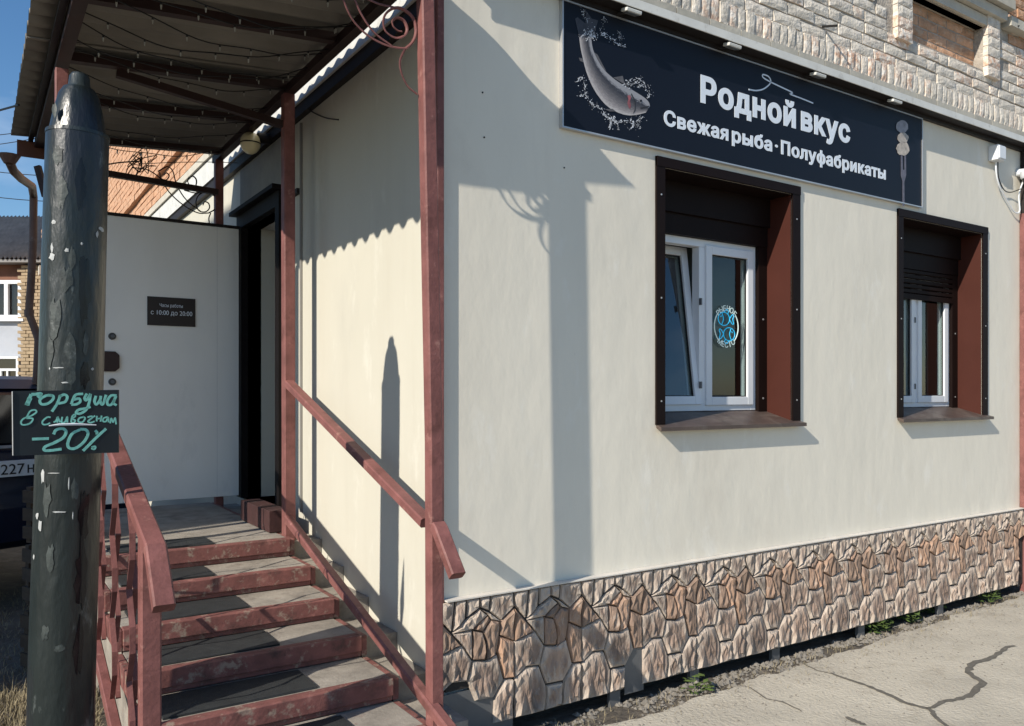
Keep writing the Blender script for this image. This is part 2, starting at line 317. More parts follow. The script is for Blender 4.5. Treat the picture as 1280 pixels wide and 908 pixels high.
WOOD = M('brown_crate_wood', (.05, .034, .022), .85, var=.3, scale=6, bump=.4, stretch=(1, 1, 6))
PIPE = M('rusty_brown_pipe', (.15, .085, .062), .55, var=.3, scale=6, bump=.2, dirt=[((.30, .24, .20), .5, 9, .55, .7)])
DARKROOM = M('dark_room', (.035, .038, .04), .9, var=.1, bump=0)
CURT = M('grey_curtain', (.10, .115, .11), .9, var=.1, scale=3, bump=0)
GLASS = glass('window_glass'); GLASST = glass('tilted_window_glass', refl=3.0); GLASSD = glass('dark_tint_window_glass', (.5, .56, .6))  # the last glass has a darker, bluer tint
LAMPG = M('sun_toned_yellow_lamp_glass', (.85, .76, .46), .15, var=.1, scale=4, bump=0, spec=.7)  # yellowish glass, its tone raised to stand in for sun on the globe
NEONB = glow('blue_neon', (.02, .40, .68), .45); NEONW = glow('white_neon', (.55, .68, .66), .2)

# ------------------------------------------------------------------ the ground
g = MB()
N = 40
structure('ground', MB().raw([(-300 + 600 * i, -300 + 600 * j, 0) for i in (0, 1) for j in (0, 1)], [(0, 2, 3, 1)]), DIRT)
edge = []
for k in range(0, 140):
    x = .40 + k * .04; edge.append((x, -(.235 - .028 * min(x, 6)) - .07 * noise.noise(Vector((x * 2.3, 1, 0))) - .04 * noise.noise(Vector((x * 9, 4, 0)))))
pout = [(-.95, -7), (40, -7), (40, -.2), (6.2, -.2)] + [(a, b) for a, b in edge[::-1]] + [(.36, -.12), (-.95, -.12)]
pv = structure('pavement', MB().prism(pout, -.1, .012, lambda u, v, d: Vector((u, v, d))), CONC)
CK = .317
def cr(pts, wd):
    r = []
    for i, (x, y) in enumerate(pts):
        p = floor_at(1040 + x * CK, 620 + y * CK, .014); r.append(p)
    r2 = []
    for i in range(len(r) - 1):
        for j in range(5):
            t = j / 5; q = r[i].lerp(r[i + 1], t); q = q + Vector((noise.noise(q * 9), noise.noise(q * 9 + Vector((5, 1, 2))), 0)) * .02; r2.append(q)
    r2.append(r[-1])
    m = len(r2); ws = [wd * (.45 + .55 * abs(math.sin(i * 1.7 + .6))) * (.25 + .75 * math.sin(PI * min(1, (i + .6) / m * 1.0)) ** .5) for i in range(m)]
    return MB().ribbon(r2, ws, (0, 0, 1), .0015)
for pts, wd in (([(720, 590), (690, 600), (640, 638), (570, 655), (530, 690), (592, 735), (540, 790), (450, 812), (370, 838)], .045), ([(0, 700), (90, 735), (190, 770), (280, 810), (370, 840), (420, 875), (480, 930)], .035),
                ([(60, 870), (90, 890), (130, 905)], .04), ([(-330, 755), (-250, 800), (-190, 812), (-120, 850)], .012), ([(-150, 640), (-60, 690), (0, 702)], .01)):
    obj('crack', cr(pts, wd), CRACKM, pv)
# paving-stone joints near the wall, left part
# rubble strip under the plinth
gm = MB()
def pebble(mb, p, r):
    vs = [p + Vector((math.cos(a) * r * random.uniform(.7, 1.2), math.sin(a) * r * random.uniform(.7, 1.2), random.uniform(-.1, .15) * r)) for a in [k * PI / 3 + random.random() * .4 for k in range(6)]]
    vs += [p + Vector((random.uniform(-.2, .2) * r, random.uniform(-.2, .2) * r, r * random.uniform(.5, .9)))]
    mb.raw(vs, [(i, (i + 1) % 6, 6) for i in range(6)])
for i in range(2600):
    x = random.uniform(.3, 5.6); wst = .30 + .10 * noise.noise(Vector((x * 1.7, 0, 3))); y = -.0 - abs(random.gauss(0, .36)) * wst * (1.25 - .09 * x)
    if y < -.5 or noise.noise(Vector((x * 4, y * 5, 1))) < -.18: continue
    pebble(gm, Vector((x, y, .004 if y > -.34 else .012)), random.choice((.006, .008, .01, .012, .02)) * random.uniform(.7, 1.3))
for i in range(900):
    x = random.uniform(.5, 5.8); pebble(gm, Vector((x, -.2 - abs(random.gauss(0, .45)), .0125)), random.choice((.003, .004, .005, .007)))
o = obj('gravel_strip', gm, GRAVEL, at0=(2, -.2, 0)); o['kind'] = 'stuff'; o['label'] = 'grey rubble and dry leaf litter along the foot of the stone plinth'
gm = MB()
def blade(mb, p, h, wd, lean):
    a = random.random() * 6.3; d = Vector((math.cos(a), math.sin(a), 0)); s = Vector((-d.y, d.x, 0)) * wd
    q = p + Vector((0, 0, h * .6)) + d * lean * .35; t = p + Vector((0, 0, h)) + d * lean
    mb.raw([p - s, p + s, q + s * .7, q - s * .7, t], [(0, 1, 2, 3), (3, 2, 4)])
for i in range(5200):
    p = floor_at(random.uniform(-70, 125), random.uniform(868, 1010), 0); blade(gm, p, random.uniform(.02, .09), .0022, random.uniform(.01, .07))
for i in range(1400):
    p = floor_at(random.uniform(-70, 60), random.uniform(735, 880), 0); blade(gm, p, random.uniform(.01, .05), .002, random.uniform(.01, .05))
for i in range(1100):
    x = random.uniform(.4, 5.6); y = -.05 - abs(random.gauss(0, .13)); blade(gm, Vector((x, y, .005)), random.uniform(.01, .035), .0016, random.uniform(.01, .04))
o = obj('dry_grass', gm, DRY, at0=(-1.5, 0, 0)); o['kind'] = 'stuff'; o['label'] = 'dry yellow grass on the bare ground'
def weed(px, py, n, r, label):
    c = floor_at(px, py, .008); m = MB(); t = thing('weed', label, 'weed', c, 'weeds along the plinth')
    st = MB()
    for i in range(n):
        a = random.random() * 6.3; rr = r * random.random() ** .6; h = random.uniform(.01, .10) * (1.2 - rr / r * .6)
        p = c + Vector((math.cos(a) * rr, math.sin(a) * rr * .55, h)); s = random.uniform(.013, .030); b = random.random() * 6.3
        u = Vector((math.cos(b), math.sin(b), random.uniform(-.2, .5))) * s; v = Vector((-math.sin(b), math.cos(b), random.uniform(-.3, .3))) * s * .55
        m.raw([p - u, p + v - u * .2, p + u, p - v - u * .2, p + Vector((0, 0, .003))], [(0, 1, 4), (1, 2, 4), (2, 3, 4), (3, 0, 4)])
        if i % 6 == 0: st.tube([c + Vector((math.cos(a) * rr * .2, math.sin(a) * rr * .1, -.004)), p], .0012, 3)
    f = obj('foliage', m, LEAF, t); obj('stem', st, LEAF, t)
weed(1096, 788, 130, .15, 'broad green weed patch on the pavement edge, largest and nearest to the steps')
weed(1166, 764, 110, .13, 'green weed clump at the foot of the plinth below the right window')
weed(1138, 778, 45, .10, 'sparse low weed between the two larger green clumps')
weed(1236, 752, 55, .12, 'thin pale weed near the right end of the plinth')
weed(868, 868, 30, .12, 'small withered weed in the rubble left of the green clumps')

nb = structure('unseen_shade_block', MB().box((-11, .05, 0), (-8, 3.5, 8.1)), HWHITE)  # unseen block added to shade the door, landing and near ground
# ------------------------------------------------------------------ the shop building
B = thing('shop_building', 'cream shop building with stone pattern plinth, two brown framed windows and old brick upper wall', 'building', (0, 0, 0))
def holed(u0, u1, v0, v1, d0, d1, holes, frame):
    us = sorted({u0, u1, *[h[0] for h in holes], *[h[1] for h in holes]}); vs = sorted({v0, v1, *[h[2] for h in holes], *[h[3] for h in holes]}); m = MB()
    def solid(i, j):
        if i < 0 or j < 0 or i >= len(us) - 1 or j >= len(vs) - 1: return None
        a, b = (us[i] + us[i + 1]) / 2, (vs[j] + vs[j + 1]) / 2
        return not any(h[0] < a < h[1] and h[2] < b < h[3] for h in holes)
    for i in range(len(us) - 1):
        for j in range(len(vs) - 1):
            if not solid(i, j): continue
            a, b, c, d = us[i], us[i + 1], vs[j], vs[j + 1]
            for q in (d0, d1): m.face([frame(a, c, q), frame(b, c, q), frame(b, d, q), frame(a, d, q)])
            for (di, dj, e) in ((-1, 0, ((a, c), (a, d))), (1, 0, ((b, c), (b, d))), (0, -1, ((a, c), (b, c))), (0, 1, ((a, d), (b, d)))):
                if solid(i + di, j + dj) is not True:
                    (p, q), (r, s) = e; m.face([frame(p, q, d0), frame(r, s, d0), frame(r, s, d1), frame(p, q, d1)])
    return m
XZ = lambda u, v, d: Vector((u, d, v))
YZ = lambda u, v, d: Vector((d, u, v))
W1 = (1.345, 2.405, 1.475, 2.80); W2 = (3.585, 4.645, 1.475, 2.80)
fw = obj('facade_wall', holed(.004, 5.29, .085, 3.53, 0, .30, [(W1[0], W1[1], 1.39, W1[3]), (W2[0], W2[1], 1.39, W2[3])], XZ), FACADE, B)
DY0, DY1, DZ1 = 2.24, 3.06, 2.84
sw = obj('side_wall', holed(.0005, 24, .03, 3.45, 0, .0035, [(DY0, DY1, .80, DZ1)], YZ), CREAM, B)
obj('upper_wall', MB().box((0.02, .12, 3.53), (9, .30, 7)).box((0.02, .0, 5.9), (9, .119, 7)), MORTAR, B)
NL, NR, NB, NTOP = 3.60, 4.60, 4.02, 4.34          # niche
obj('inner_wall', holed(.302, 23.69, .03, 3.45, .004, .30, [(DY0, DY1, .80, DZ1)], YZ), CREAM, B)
obj('upper_wall', MB().box((0.02, .302, 3.45), (.30, 24, 6.3)), MORTAR, B)
obj('rear_wall', MB().box((.3, 23.7, 0), (9, 24, 6.3)).box((8.7, .31, 0), (9, 23.69, 6.3)), MORTAR, B)
obj('roof', MB().box((.0, .0, 7.0), (9.2, 24.2, 7.15)), SLATE, B)
obj('end_wall', MB().box((5.42, .10, 0), (9, .30, 3.5)), BRICKO, B)
obj('base_wall', MB().box((.1, .10, -.1), (5.28, .14, .09)), M('base_dark', (.03, .027, .024), .95), B)  # even near-black strip, recessed behind the plinth's lower edge
# seams on the side wall and the facade
obj('wall_seam', MB().tube([(-.006, 1.845, .84), (-.006, 1.845, 3.30)], .010, 6), M('seam_grey', (.22, .21, .19), .7, var=.1, bump=0), B)
obj('wall_bracket', MB().box((-.03, 1.86, 2.86), (0, 2.12, 2.89)), SOFFIT, B)
for px, py in ((603, 116), (605, 172), (705, 210), (605, 172)):
    p = front(px, py); obj('wall_screw', MB().tube([p + Vector((0, .0, 0)), p - Vector((0, .004, 0))], .004, 6), SOFFIT, B)
# cornice: dark soffit, white flashing, painted ledge bricks
co = obj('cornice', MB().box((-.02, -.098, 3.540), (5.6, .0, 3.572)).mat(1).box((-.09, -.105, 3.540), (5.6, -.0985, 3.585)).mat(0).box((-.02, -.03, 3.515), (5.6, -.002, 3.539)), [SOFFIT, FASCIA], B)
obj('cornice', MB().box((-.055, .02, 3.40), (.0, 24, 3.58)).mat(1).box((-.04, .02, 3.325), (-.001, 24, 3.399)), [FASCIA, SOFFIT], B)
tm = mesh_of('ledge_brick', MB().box((-.123, -.005, -.028), (.123, .05, .028)), LEDGETILE)
x = 0.98
while x < 5.5:
    inst('ledge_brick', tm, co, (x, -.078, 3.606)); x += .252
# bricks
def brick_mesh(lx, lz, d=.05, seed=0, mat=BRICK):
    rnd = random.Random(seed); nx, nz_ = 4, 3; m = MB(); vs = []
    for j in range(nz_ + 1):
        for i in range(nx + 1):
            ex = i in (0, nx) or j in (0, nz_)
            u = -lx / 2 + lx * i / nx + rnd.uniform(-.003, .003); v = -lz / 2 + lz * j / nz_ + rnd.uniform(-.0025, .0025)
            vs.append(Vector((u, (.005 if ex else 0) + rnd.uniform(-.0014, .0014), v)))
    fs = [(j * (nx + 1) + i, j * (nx + 1) + i + 1, (j + 1) * (nx + 1) + i + 1, (j + 1) * (nx + 1) + i) for j in range(nz_) for i in range(nx)]
    ring = [i for i in range(nx + 1)] + [(j + 1) * (nx + 1) - 1 for j in range(1, nz_ + 1)] + [nz_ * (nx + 1) + i for i in range(nx - 1, -1, -1)] + [j * (nx + 1) for j in range(nz_ - 1, 0, -1)]
    b = len(vs); vs += [Vector((vs[k].x, d, vs[k].z)) for k in ring]
    fs += [(ring[k], ring[(k + 1) % len(ring)], b + (k + 1) % len(ring), b + k) for k in range(len(ring))]
    m.raw(vs, fs); return mesh_of('brick', m, mat)
STR = [brick_mesh(.238, .065, seed=i) for i in range(5)]; HEAD = [brick_mesh(.113, .065, seed=20 + i) for i in range(4)]
SOL = [brick_mesh(.064, .125, seed=40 + i) for i in range(6)]; STRO = [brick_mesh(.238, .065, seed=60 + i, mat=BRICKO) for i in range(3)]
bw = obj('brick_wall', holed(.03, 9, 3.59, 5.89, -.034, .119, [(NL, NR, NB, NTOP)], XZ), MORTAR, B)
def seen(p, m=110):
    v = p - EYE; d = v.dot(FW); X = CXP + F_PX * v.dot(RT) / d; Y = HORIZON - F_PX * v.z / d
    return -m < X < 1280 + m and -m < Y < 908 + m
PL, PR = (3.42, 3.60), (4.60, 4.78)
x = .95
while x < 5.6:
    p = Vector((x, -.055 + random.uniform(-.005, .003), 3.715))
    if seen(p): inst('brick', random.choice(SOL), bw, p, (0, random.uniform(-.02, .02), 0), (1, 1, random.uniform(.96, 1.03)))
    x += .0735
cnt = 0
for r in range(0, 13):
    z = 3.782 + .033 + r * .0765; x = .95 + (.126 if r % 2 else 0) + random.uniform(-.02, .02)
    while x < 5.7:
        hd = random.random() < .28; lx = .125 if hd else .25; c = x + lx / 2; p = Vector((c, -.046 + random.uniform(-.004, .004), z + random.uniform(-.003, .003)))
        innt = PL[0] - .01 < c + lx / 2 and c - lx / 2 < PR[1] + .01 and z > 3.97
        if not innt and seen(p):
            orange = c > 4.85 and z > 4.30
            inst('brick', random.choice(STRO) if orange and not hd else random.choice(HEAD if hd else STR), bw, p, (0, random.uniform(-.012, .012), random.uniform(-.02, .02))); cnt += 1
        x += lx + random.uniform(-.003, .006)
nch = obj('niche', MB().box((PL[0], -.040, NTOP), (PR[1], .02, NTOP + .5)).box((NL - .05, .036, NB - .05), (NR + .05, .06, NTOP + .05)), MORTAR, B)
for r in range(5):
    z = NB + .02 + .033 + r * .0765; x = NL + (.12 if r % 2 else .0)
    while x < NR - .02:
        inst('brick', random.choice(STRO), nch, (min(x + .12, NR - .09), .028, z)); x += .25
for a, b in (PL, PR):
    for r in range(6):
        z = 3.975 + .033 + r * .0765; p = Vector(((a + b) / 2, -.076, z)); inst('brick', random.choice(STR), nch, p, scale=((b - a) / .242, 1.2, 1.1))
for (x0, x1, dz, dp) in ((PL[0] - .02, PR[1] + .02, 0, -.062), (PL[0] - .05, PR[1] + .05, .078, -.10), (PL[0] - .09, PR[1] + .09, .156, -.14)):
    obj('lintel_course', MB().box((x0, dp, NTOP + dz + .006), (x1, .0, NTOP + dz + .076)), LEDGETILE, nch)
obj('stringcourse', MB().box((PR[1] + .09, -.11, 4.40), (6, .0, 4.47)), LEDGETILE, nch)
p = front(1030, 30, -.05); obj('iron_spike', MB().tube([p + Vector((0, .05, 0)), p + Vector((-.0, -.09, -.045))], .008, 5), BLACK, bw)
p = front(1262, 32, -.05); obj('iron_spike', MB().tube([p + Vector((0, .05, 0)), p + Vector((-.0, -.07, -.03))], .006, 5), BLACK, bw)
# far brick of the side, seen under the canopy's end: too far to tell brick from brick
m = MB(); r = 0
z = 3.66
while z < 6.25:
    y = 3.3 + (.125 if r % 2 else 0)
    while y < 23.8:
        d = -.012 + random.uniform(-.006, .004) - (.05 if 3.95 < z < 4.1 or z > 6.0 else 0); m.box((d, y, z), (.03, y + .24, z + .066)); y += .25
    z += .0765; r += 1
o = obj('brick_courses', m, BRICKO, B); o['kind'] = 'stuff'
obj('string_course', MB().box((-.075, 3.3, 3.585), (.0, 24, 3.65)), LEDGETILE, B)
for z0 in (1.6, 3.0, 4.9): obj('end_moulding', MB().box((-.16, 23.2, z0), (.0, 23.6, z0 + .25)), LEDGETILE, B)
# plinth
PH0 = .066
pl = obj('plinth', MB().box((.0, -.028, .27), (5.285, -.001, .672)).box((.36, -.028, PH0 + .012), (5.285, -.0015, .2699)).mat(1).box((-.002, -.050, .673), (5.29, -.001, .679)), [JOINT, CAPST], B)
nd = dict(b=(.026, .461), d=(.172, .552), f=(.284, .480), g=(.358, .534), i=(.078, .404), j=(.129, .328), k=(.204, .312), l=(.263, .339), m=(.103, .236), n=(.301, .210), o=(.246, .132), p=(.143, .135), r=(.358, .202), q=(.424, .243))
PER = .398
hh = (.026 + PER, .461); i2 = (.078 + PER, .404); j2 = (.129 + PER, .328); m2 = (.103 + PER, .236); p2 = (.143 + PER, .135); TOP = .606
POLY = {
 'rim': [nd['b'], (.09, .508), nd['d'], (.215, .517), (.170, .492), (.133, .462)],
 'rimR': [nd['d'], (.225, .528), nd['f'], (.231, .493), (.215, .517)],
 'gemTop': [(.133, .462), (.170, .492), (.215, .517), (.231, .493), (.186, .446)],
 'gemLeft': [nd['b'], (.133, .462), nd['j'], nd['i']],
 'gemMid': [(.133, .462), (.186, .446), (.202, .40), nd['k'], nd['j']],
 'gemRight': [(.186, .446), (.231, .493), nd['f'], nd['l'], nd['k'], (.202, .40)],
 'spearTop': [nd['f'], nd['g'], (.358, .374), (.276, .415)],
 'spearLow': [(.276, .415), (.358, .374), nd['r'], nd['n'], nd['l']],
 'flameTop': [nd['g'], hh, i2, (.358, .372)],
 'flameLow': [(.358, .372), i2, j2, m2, nd['q'], nd['r']],
 'hex': [nd['l'], nd['n'], nd['o'], nd['p'], nd['m'], nd['j'], nd['k']],
 'baseA': [nd['n'], nd['r'], (.358, .012), (.236, .012), nd['o']],
 'baseB': [nd['r'], nd['q'], m2, p2, (.145 + PER, .08), (.132 + PER, .012), (.358, .012)],
 'foot': [nd['p'], nd['o'], (.236, .012), (.132, .012), (.145, .08)],
 'topA': [(-.040, TOP), (.046, TOP), nd['b'], (-.038, .537)],
 'topB': [(.046, TOP), (.104, TOP), (.100, .514), nd['b']],
 'topC': [(.104, TOP), (.172, TOP), (.172, .555), (.100, .514)],
 'topD': [(.172, TOP), (.232, TOP), (.225, .530), (.172, .555)],
 'topE': [(.232, TOP), (.357, TOP), nd['g'], nd['f'], (.225, .530)]}
def clean(poly, ins):
    n = len(poly); area = sum(poly[i][0] * poly[(i + 1) % n][1] - poly[(i + 1) % n][0] * poly[i][1] for i in range(n))
    if area < 0: poly = poly[::-1]
    res = []
    for i in range(n):
        a, b, c = Vector(poly[i - 1]), Vector(poly[i]), Vector(poly[(i + 1) % n]); d1 = (b - a).normalized(); d2 = (c - b).normalized()
        n1 = Vector((-d1.y, d1.x)); n2 = Vector((-d2.y, d2.x)); k = n1 + n2; den = max(.35, k.dot(n1)); res.append(b + k * (ins / den))
    return res
def inside(p, poly):
    c = False; n = len(poly)
    for i in range(n):
        a, b = poly[i], poly[(i + 1) % n]
        if (a[1] > p[1]) != (b[1] > p[1]) and p[0] < (b[0] - a[0]) * (p[1] - a[1]) / (b[1] - a[1]) + a[0]: c = not c
    return c
def stone_mesh(poly, seed, name=''):
    fine = name.startswith(('gem', 'rim', 'spear', 'flame')); rnd = random.Random(seed); o0 = clean(poly, .0016 if fine else .0034); o1 = clean(poly, .0046 if fine else .0074)
    def dens(pp, step=.05):
        r = []
        for i in range(len(pp)):
            a, b = pp[i], pp[(i + 1) % len(pp)]; k = max(1, int((b - a).length / step)); r += [a.lerp(b, t / k) for t in range(k)]
        return r
    o1d = dens(o1); n = len(o1d); xs = [p.x for p in o1d]; zs = [p.y for p in o1d]; pts = list(o1d)
    tries = 0; inn = []
    while len(inn) < 42 and tries < 2500:
        tries += 1; q = Vector((rnd.uniform(min(xs), max(xs)), rnd.uniform(min(zs), max(zs))))
        if not inside(q, clean(poly, .010 if fine else .015)): continue
        if any(abs(q.x - s.x) * 1.9 + abs(q.y - s.y) * .55 < .023 for s in inn): continue
        inn.append(q)
    pts += inn
    res = geometry.delaunay_2d_cdt([Vector((q.x * 2.4, q.y)) for q in pts], [], [list(range(n))], 1, 1e-6); V, T = [Vector((q.x / 2.4, q.y)) for q in res[0]], res[2]
    # ridges run upright: height from noise stretched along z, plus a coarse facet pattern
    ridge = rnd.uniform(.25, .75)
    vs = []
    for k, p in enumerate(V):
        edge = min((p - q).length for q in o1d) < 1e-5
        h = .012 if edge else .014 + .016 * abs(noise.noise(Vector((p.x * 40 + seed * 3.1, p.y * 7, seed)))) + .009 * rnd.choice((0, 0, .5, 1))
        if edge: h += rnd.uniform(-.004, .004)
        vs.append(Vector((p.x, -h, p.y)))
    fs = [tuple(t) for t in T]
    b = len(vs); bd = dens(o0); n0 = len(o1d)
    # rim down to the backing: match each dense rim point
    idx = [min(range(len(V)), key=lambda k: (V[k] - q).length) for q in o1d]
    cen = sum((Vector((q.x, q.y)) for q in o1d), Vector((0, 0))) / n0
    rim = []
    for q in o1d: 
        d = (q - cen); rim.append(q + d.normalized() * .004)
    vs += [Vector((q.x, .0, q.y)) for q in rim]
    fs += [(idx[k], idx[(k + 1) % n0], b + (k + 1) % n0, b + k) for k in range(n0)]
    c0 = Vector((cen.x, 0, cen.y)); m = MB(); m.raw([v - c0 for v in vs], fs); return mesh_of('stone', m, STONEO if name in ('gemTop', 'gemMid', 'gemRight', 'spearTop', 'flameTop', 'spearLow') else STONE), c0
SM = {k: stone_mesh(v, 3 + i, k) for i, (k, v) in enumerate(POLY.items())}
for t in range(-1, 14):
    for k, (me, c0) in SM.items():
        x0 = t * PER; xs = [p[0] + x0 for p in POLY[k]]
        if min(xs) < -.045 or max(xs) > 5.292: continue
        if t == 0 and k in ('foot',): continue
        if t == -1 and k in ('baseB',): continue
        if t == 2 and k == 'baseA': continue          # a piece has broken off here
        inst('stone', me, pl, (c0.x + x0, -.028, c0.z + PH0))
# the left rim of the plinth at the corner
obj('base_panel', MB().box((-.02, -.030, .02), (.355, -.0285, .26)), GREYMET, B)
obj('base_panel', MB().box((1.04, -.033, .05), (1.17, -.0285, .28)), GREYMET, B)
for x in (.95, 1.52, 2.2, 3.05, 4.0): obj('plinth_foot', MB().box((x, -.022, -.02), (x + .07, .0, .075)), GREYMET, B)

# windows
def window(W, sh_z, tilted):
    x0, x1, z0, z1 = W; fx0, fx1 = x0 + .025, x1 - .085; fz0 = 1.487; fz1 = 2.50; Y = .20
    wd = obj('window', MB().bar((x0 - .031, -.006, z0 - .05), (x0 - .031, -.006, z1 + .05), .062, .014, (0, 1, 0)).bar((x1 + .036, -.006, z0 - .06), (x1 + .036, -.006, z1 + .05), .072, .014, (0, 1, 0)).box((x0 - .062, -.016, z1 + .0005), (x1 + .072, -.0005, z1 + .052)), BROWN, B)
    obj('reveal', MB().box((x1 - .006, .001, z0 - .06), (x1 - .0005, Y + .06, z1 - .001)), REVEAL, wd)
    obj('reveal', MB().box((x0 + .0005, .001, z0 - .06), (x0 + .006, Y + .06, z1 - .001)), REVEAL, wd)
    obj('head_panel', MB().box((x0 + .007, .001, z1 - .006), (x1 - .007, Y + .06, z1 - .0005)), BROWN, wd)
    obj('shutter_box', MB().box((x0 + .007, Y - .05, 2.62), (x1 - .007, Y + .05, z1 - .007)).box((x0 + .007, Y - .03, fz1), (x1 - .007, Y + .05, 2.619)), BROWN, wd)
    obj('shutter_guide', MB().box((x0 + .007, Y - .03, z0), (x0 + .024, Y + .04, fz1 - .0005)), BROWN, wd)
    obj('shutter_guide', MB().box((fx1 + .0005, Y - .025, z0), (x1 - .007, Y + .04, fz1 - .0005)), BROWN, wd)
    sl = MB().raw([(x0 - .07, -.055, 1.412), (x1 + .075, -.055, 1.412), (x1 - .007, Y + .01, 1.486), (x0 + .007, Y + .01, 1.486), (x0 - .07, -.055, 1.392), (x1 + .075, -.055, 1.392), (x1 - .007, Y + .01, 1.470), (x0 + .007, Y + .01, 1.470)],
                  [(0, 1, 2, 3), (4, 7, 6, 5), (0, 4, 5, 1), (1, 5, 6, 2), (2, 6, 7, 3), (3, 7, 4, 0)])
    obj('sill', sl, SILL, wd)
    xm = (fx0 + fx1) / 2 + .01; fr = .045
    def rect(a, b, c, d, t, y0, y1): return MB().box((a, y0, c), (a + t, y1, d)).box((b - t, y0, c), (b, y1, d)).box((a + t, y0 + .0005, c), (b - t, y1 - .0005, c + t)).box((a + t, y0 + .0005, d - t), (b - t, y1 - .0005, d))
    fm = rect(fx0, fx1, fz0, fz1, fr, Y, Y + .06); fm.box((xm - .03, Y + .0008, fz0 + fr), (xm + .03, Y + .058, fz1 - fr))
    obj('frame', fm, WHITE, wd, bevel=.003)
    def sash(a, b, tilt):
        c, d = fz0 + fr - .012, fz1 - fr + .012; m = rect(a, b, c, d, .05, Y - .012, Y + .05); gl = MB().box((a + .05, Y + .012, c + .05), (b - .05, Y + .018, d - .05))
        gk = MB().box((a + .05, Y + .002, c + .05), (a + .056, Y + .011, d - .05)).box((b - .056, Y + .002, c + .05), (b - .05, Y + .011, d - .05)).box((a + .0565, Y + .002, c + .05), (b - .0565, Y + .011, c + .056)).box((a + .0565, Y + .002, d - .056), (b - .0565, Y + .011, d - .05))
        if tilt:
            R = Matrix.Translation((0, Y + .03, c)) @ Matrix.Rotation(math.radians(-7.5), 4, 'X') @ Matrix.Translation((0, -Y - .03, -c))
            for mm in (m, gl, gk): mm.v = [R @ v for v in mm.v]
        obj('sash', m, WHITE, wd, bevel=.003); obj('pane', gl, GLASST if tilt else GLASS, wd); obj('gasket', gk, BLACK, wd)
    sash(fx0 + fr - .012, xm - .03 + .012, tilted); sash(xm + .03 - .012, fx1 - fr + .012, False)
    for hz_ in (2.11, 1.62): obj('hinge', MB().box((xm - .034, Y - .020, hz_), (xm - .026, Y - .002, hz_ + .04)), GREYMET, wd)
    obj('room', MB().box((x0 - .1, 1.8, 1.0), (x1 + .3, 1.82, 2.9)).box((x0 - .2, .32, 1.0), (x0 - .18, 1.8, 2.9)).box((x1 + .3, .32, 1.0), (x1 + .32, 1.8, 2.9)).box((x0 - .2, .32, 2.9), (x1 + .32, 1.82, 2.92)).box((x0 - .2, .32, .98), (x1 + .32, 1.82, 1.0)), DARKROOM, wd)
    cm = MB(); n = 26; cx0, cx1 = xm + .02, fx1 - .01
    cm.raw([(cx0 + (cx1 - cx0) * k / n, .36 + (.03 if k % 2 else 0), zz) for zz in (1.5, 2.5) for k in range(n + 1)], [(k, k + 1, n + 2 + k, n + 1 + k) for k in range(n)])
    obj('curtain', cm, CURT, wd)
    for px_ in (x0 - .03, x1 + .035):
        for zz in (1.55, 2.1, 2.65): obj('rivet', MB().tube([(px_, -.0135, zz), (px_, -.0165, zz)], .005, 6), ALU, wd)
    for zz in (1.56, 2.05): obj('rivet', MB().tube([(x1 - .045, Y - .0255, zz), (x1 - .045, Y - .029, zz)], .006, 6), ALU, wd)
    if sh_z < fz1:
        k = 0; z = fz1
        while z > sh_z:
            obj('shutter_slat', MB().raw([(xx, Y - .026 + dy, z - dz) for xx in (x0 + .026, fx1 - .001) for dy, dz in ((.012, 0), (0, .006), (0, .028), (.010, .0345))], [(0, 1, 5, 4), (1, 2, 6, 5), (2, 3, 7, 6)]), BROWN, wd); z -= .036
        obj('shutter_bar', MB().box((x0 + .026, Y - .03, z - .004), (fx1 - .001, Y - .014, z + .034)), BROWN, wd)
    return wd
window(W1, 9, True); window(W2, 2.29, False)
# doorway and the open door
dw = obj('doorway', MB().box((-.05, DY1, .80), (.1, DY1 + .13, DZ1 + .10)).box((-.05, DY0 - .08, .80), (.1, DY0, DZ1 + .10)).box((-.05, DY0, DZ1), (.1, DY1, DZ1 + .10)).box((-.10, DY0 - .1, DZ1 + .102), (.08, DY1 + .16, DZ1 + .13)), M('door_frame_black', (.009, .007, .007), .6, spec=.1, bump=.05), B)
obj('transom', MB().box((-.02, 2.14, DZ1 + .14), (-.001, 3.2, 3.30)), M('grey_transom_panel', (.25, .25, .23), .7, bump=.1), dw)
obj('vestibule', MB().box((1.5, 2.0, .7), (1.52, 3.4, 3.0)).box((.3, 3.26, .7), (1.5, 3.28, 3.0)).box((.3, 2.0, .7), (1.5, 2.02, 3.0)).box((.3, 2.02, 2.9), (1.5, 3.26, 2.92)).box((.0, 2.02, .78), (1.5, 3.26, .80)), M('vestibule_paint', (.78, .80, .82), .8, bump=0), dw)
obj('threshold', MB().box((-.26, 1.68, .755), (-.135, 2.30, .885)), M('shaded_red_doorstep', (.05, .02, .018), .7, var=.4, bump=.5, dirt=[((.30, .25, .22), .7, 10, .62, .70)]), dw, bevel=.004)  # base red darkened to stand in for shade; pale flecks are scuffs
dang = math.radians(1.2)
def dp(u, v, d): return Vector((-.01 - u * math.cos(dang), 3.13 - u * math.sin(dang) * 0 + d, v))
DB, DT, DWD = .812, 2.838, .975
dr = obj('door', MB().prism([(0, DB), (DWD, DB), (DWD, DT), (0, DT)], 0, .055, dp), DOORP, B, bevel=.004)
for u in (.195,): obj('door_seam', MB().box((-.012 - u, 3.1290, DB + .004), (-.0145 - u, 3.1299, DT - .004)), M('seam_grey%d' % int(u * 100), (.62, .61, .58), .5, bump=0), dr)
lkp = front(137, 452, 3.12)
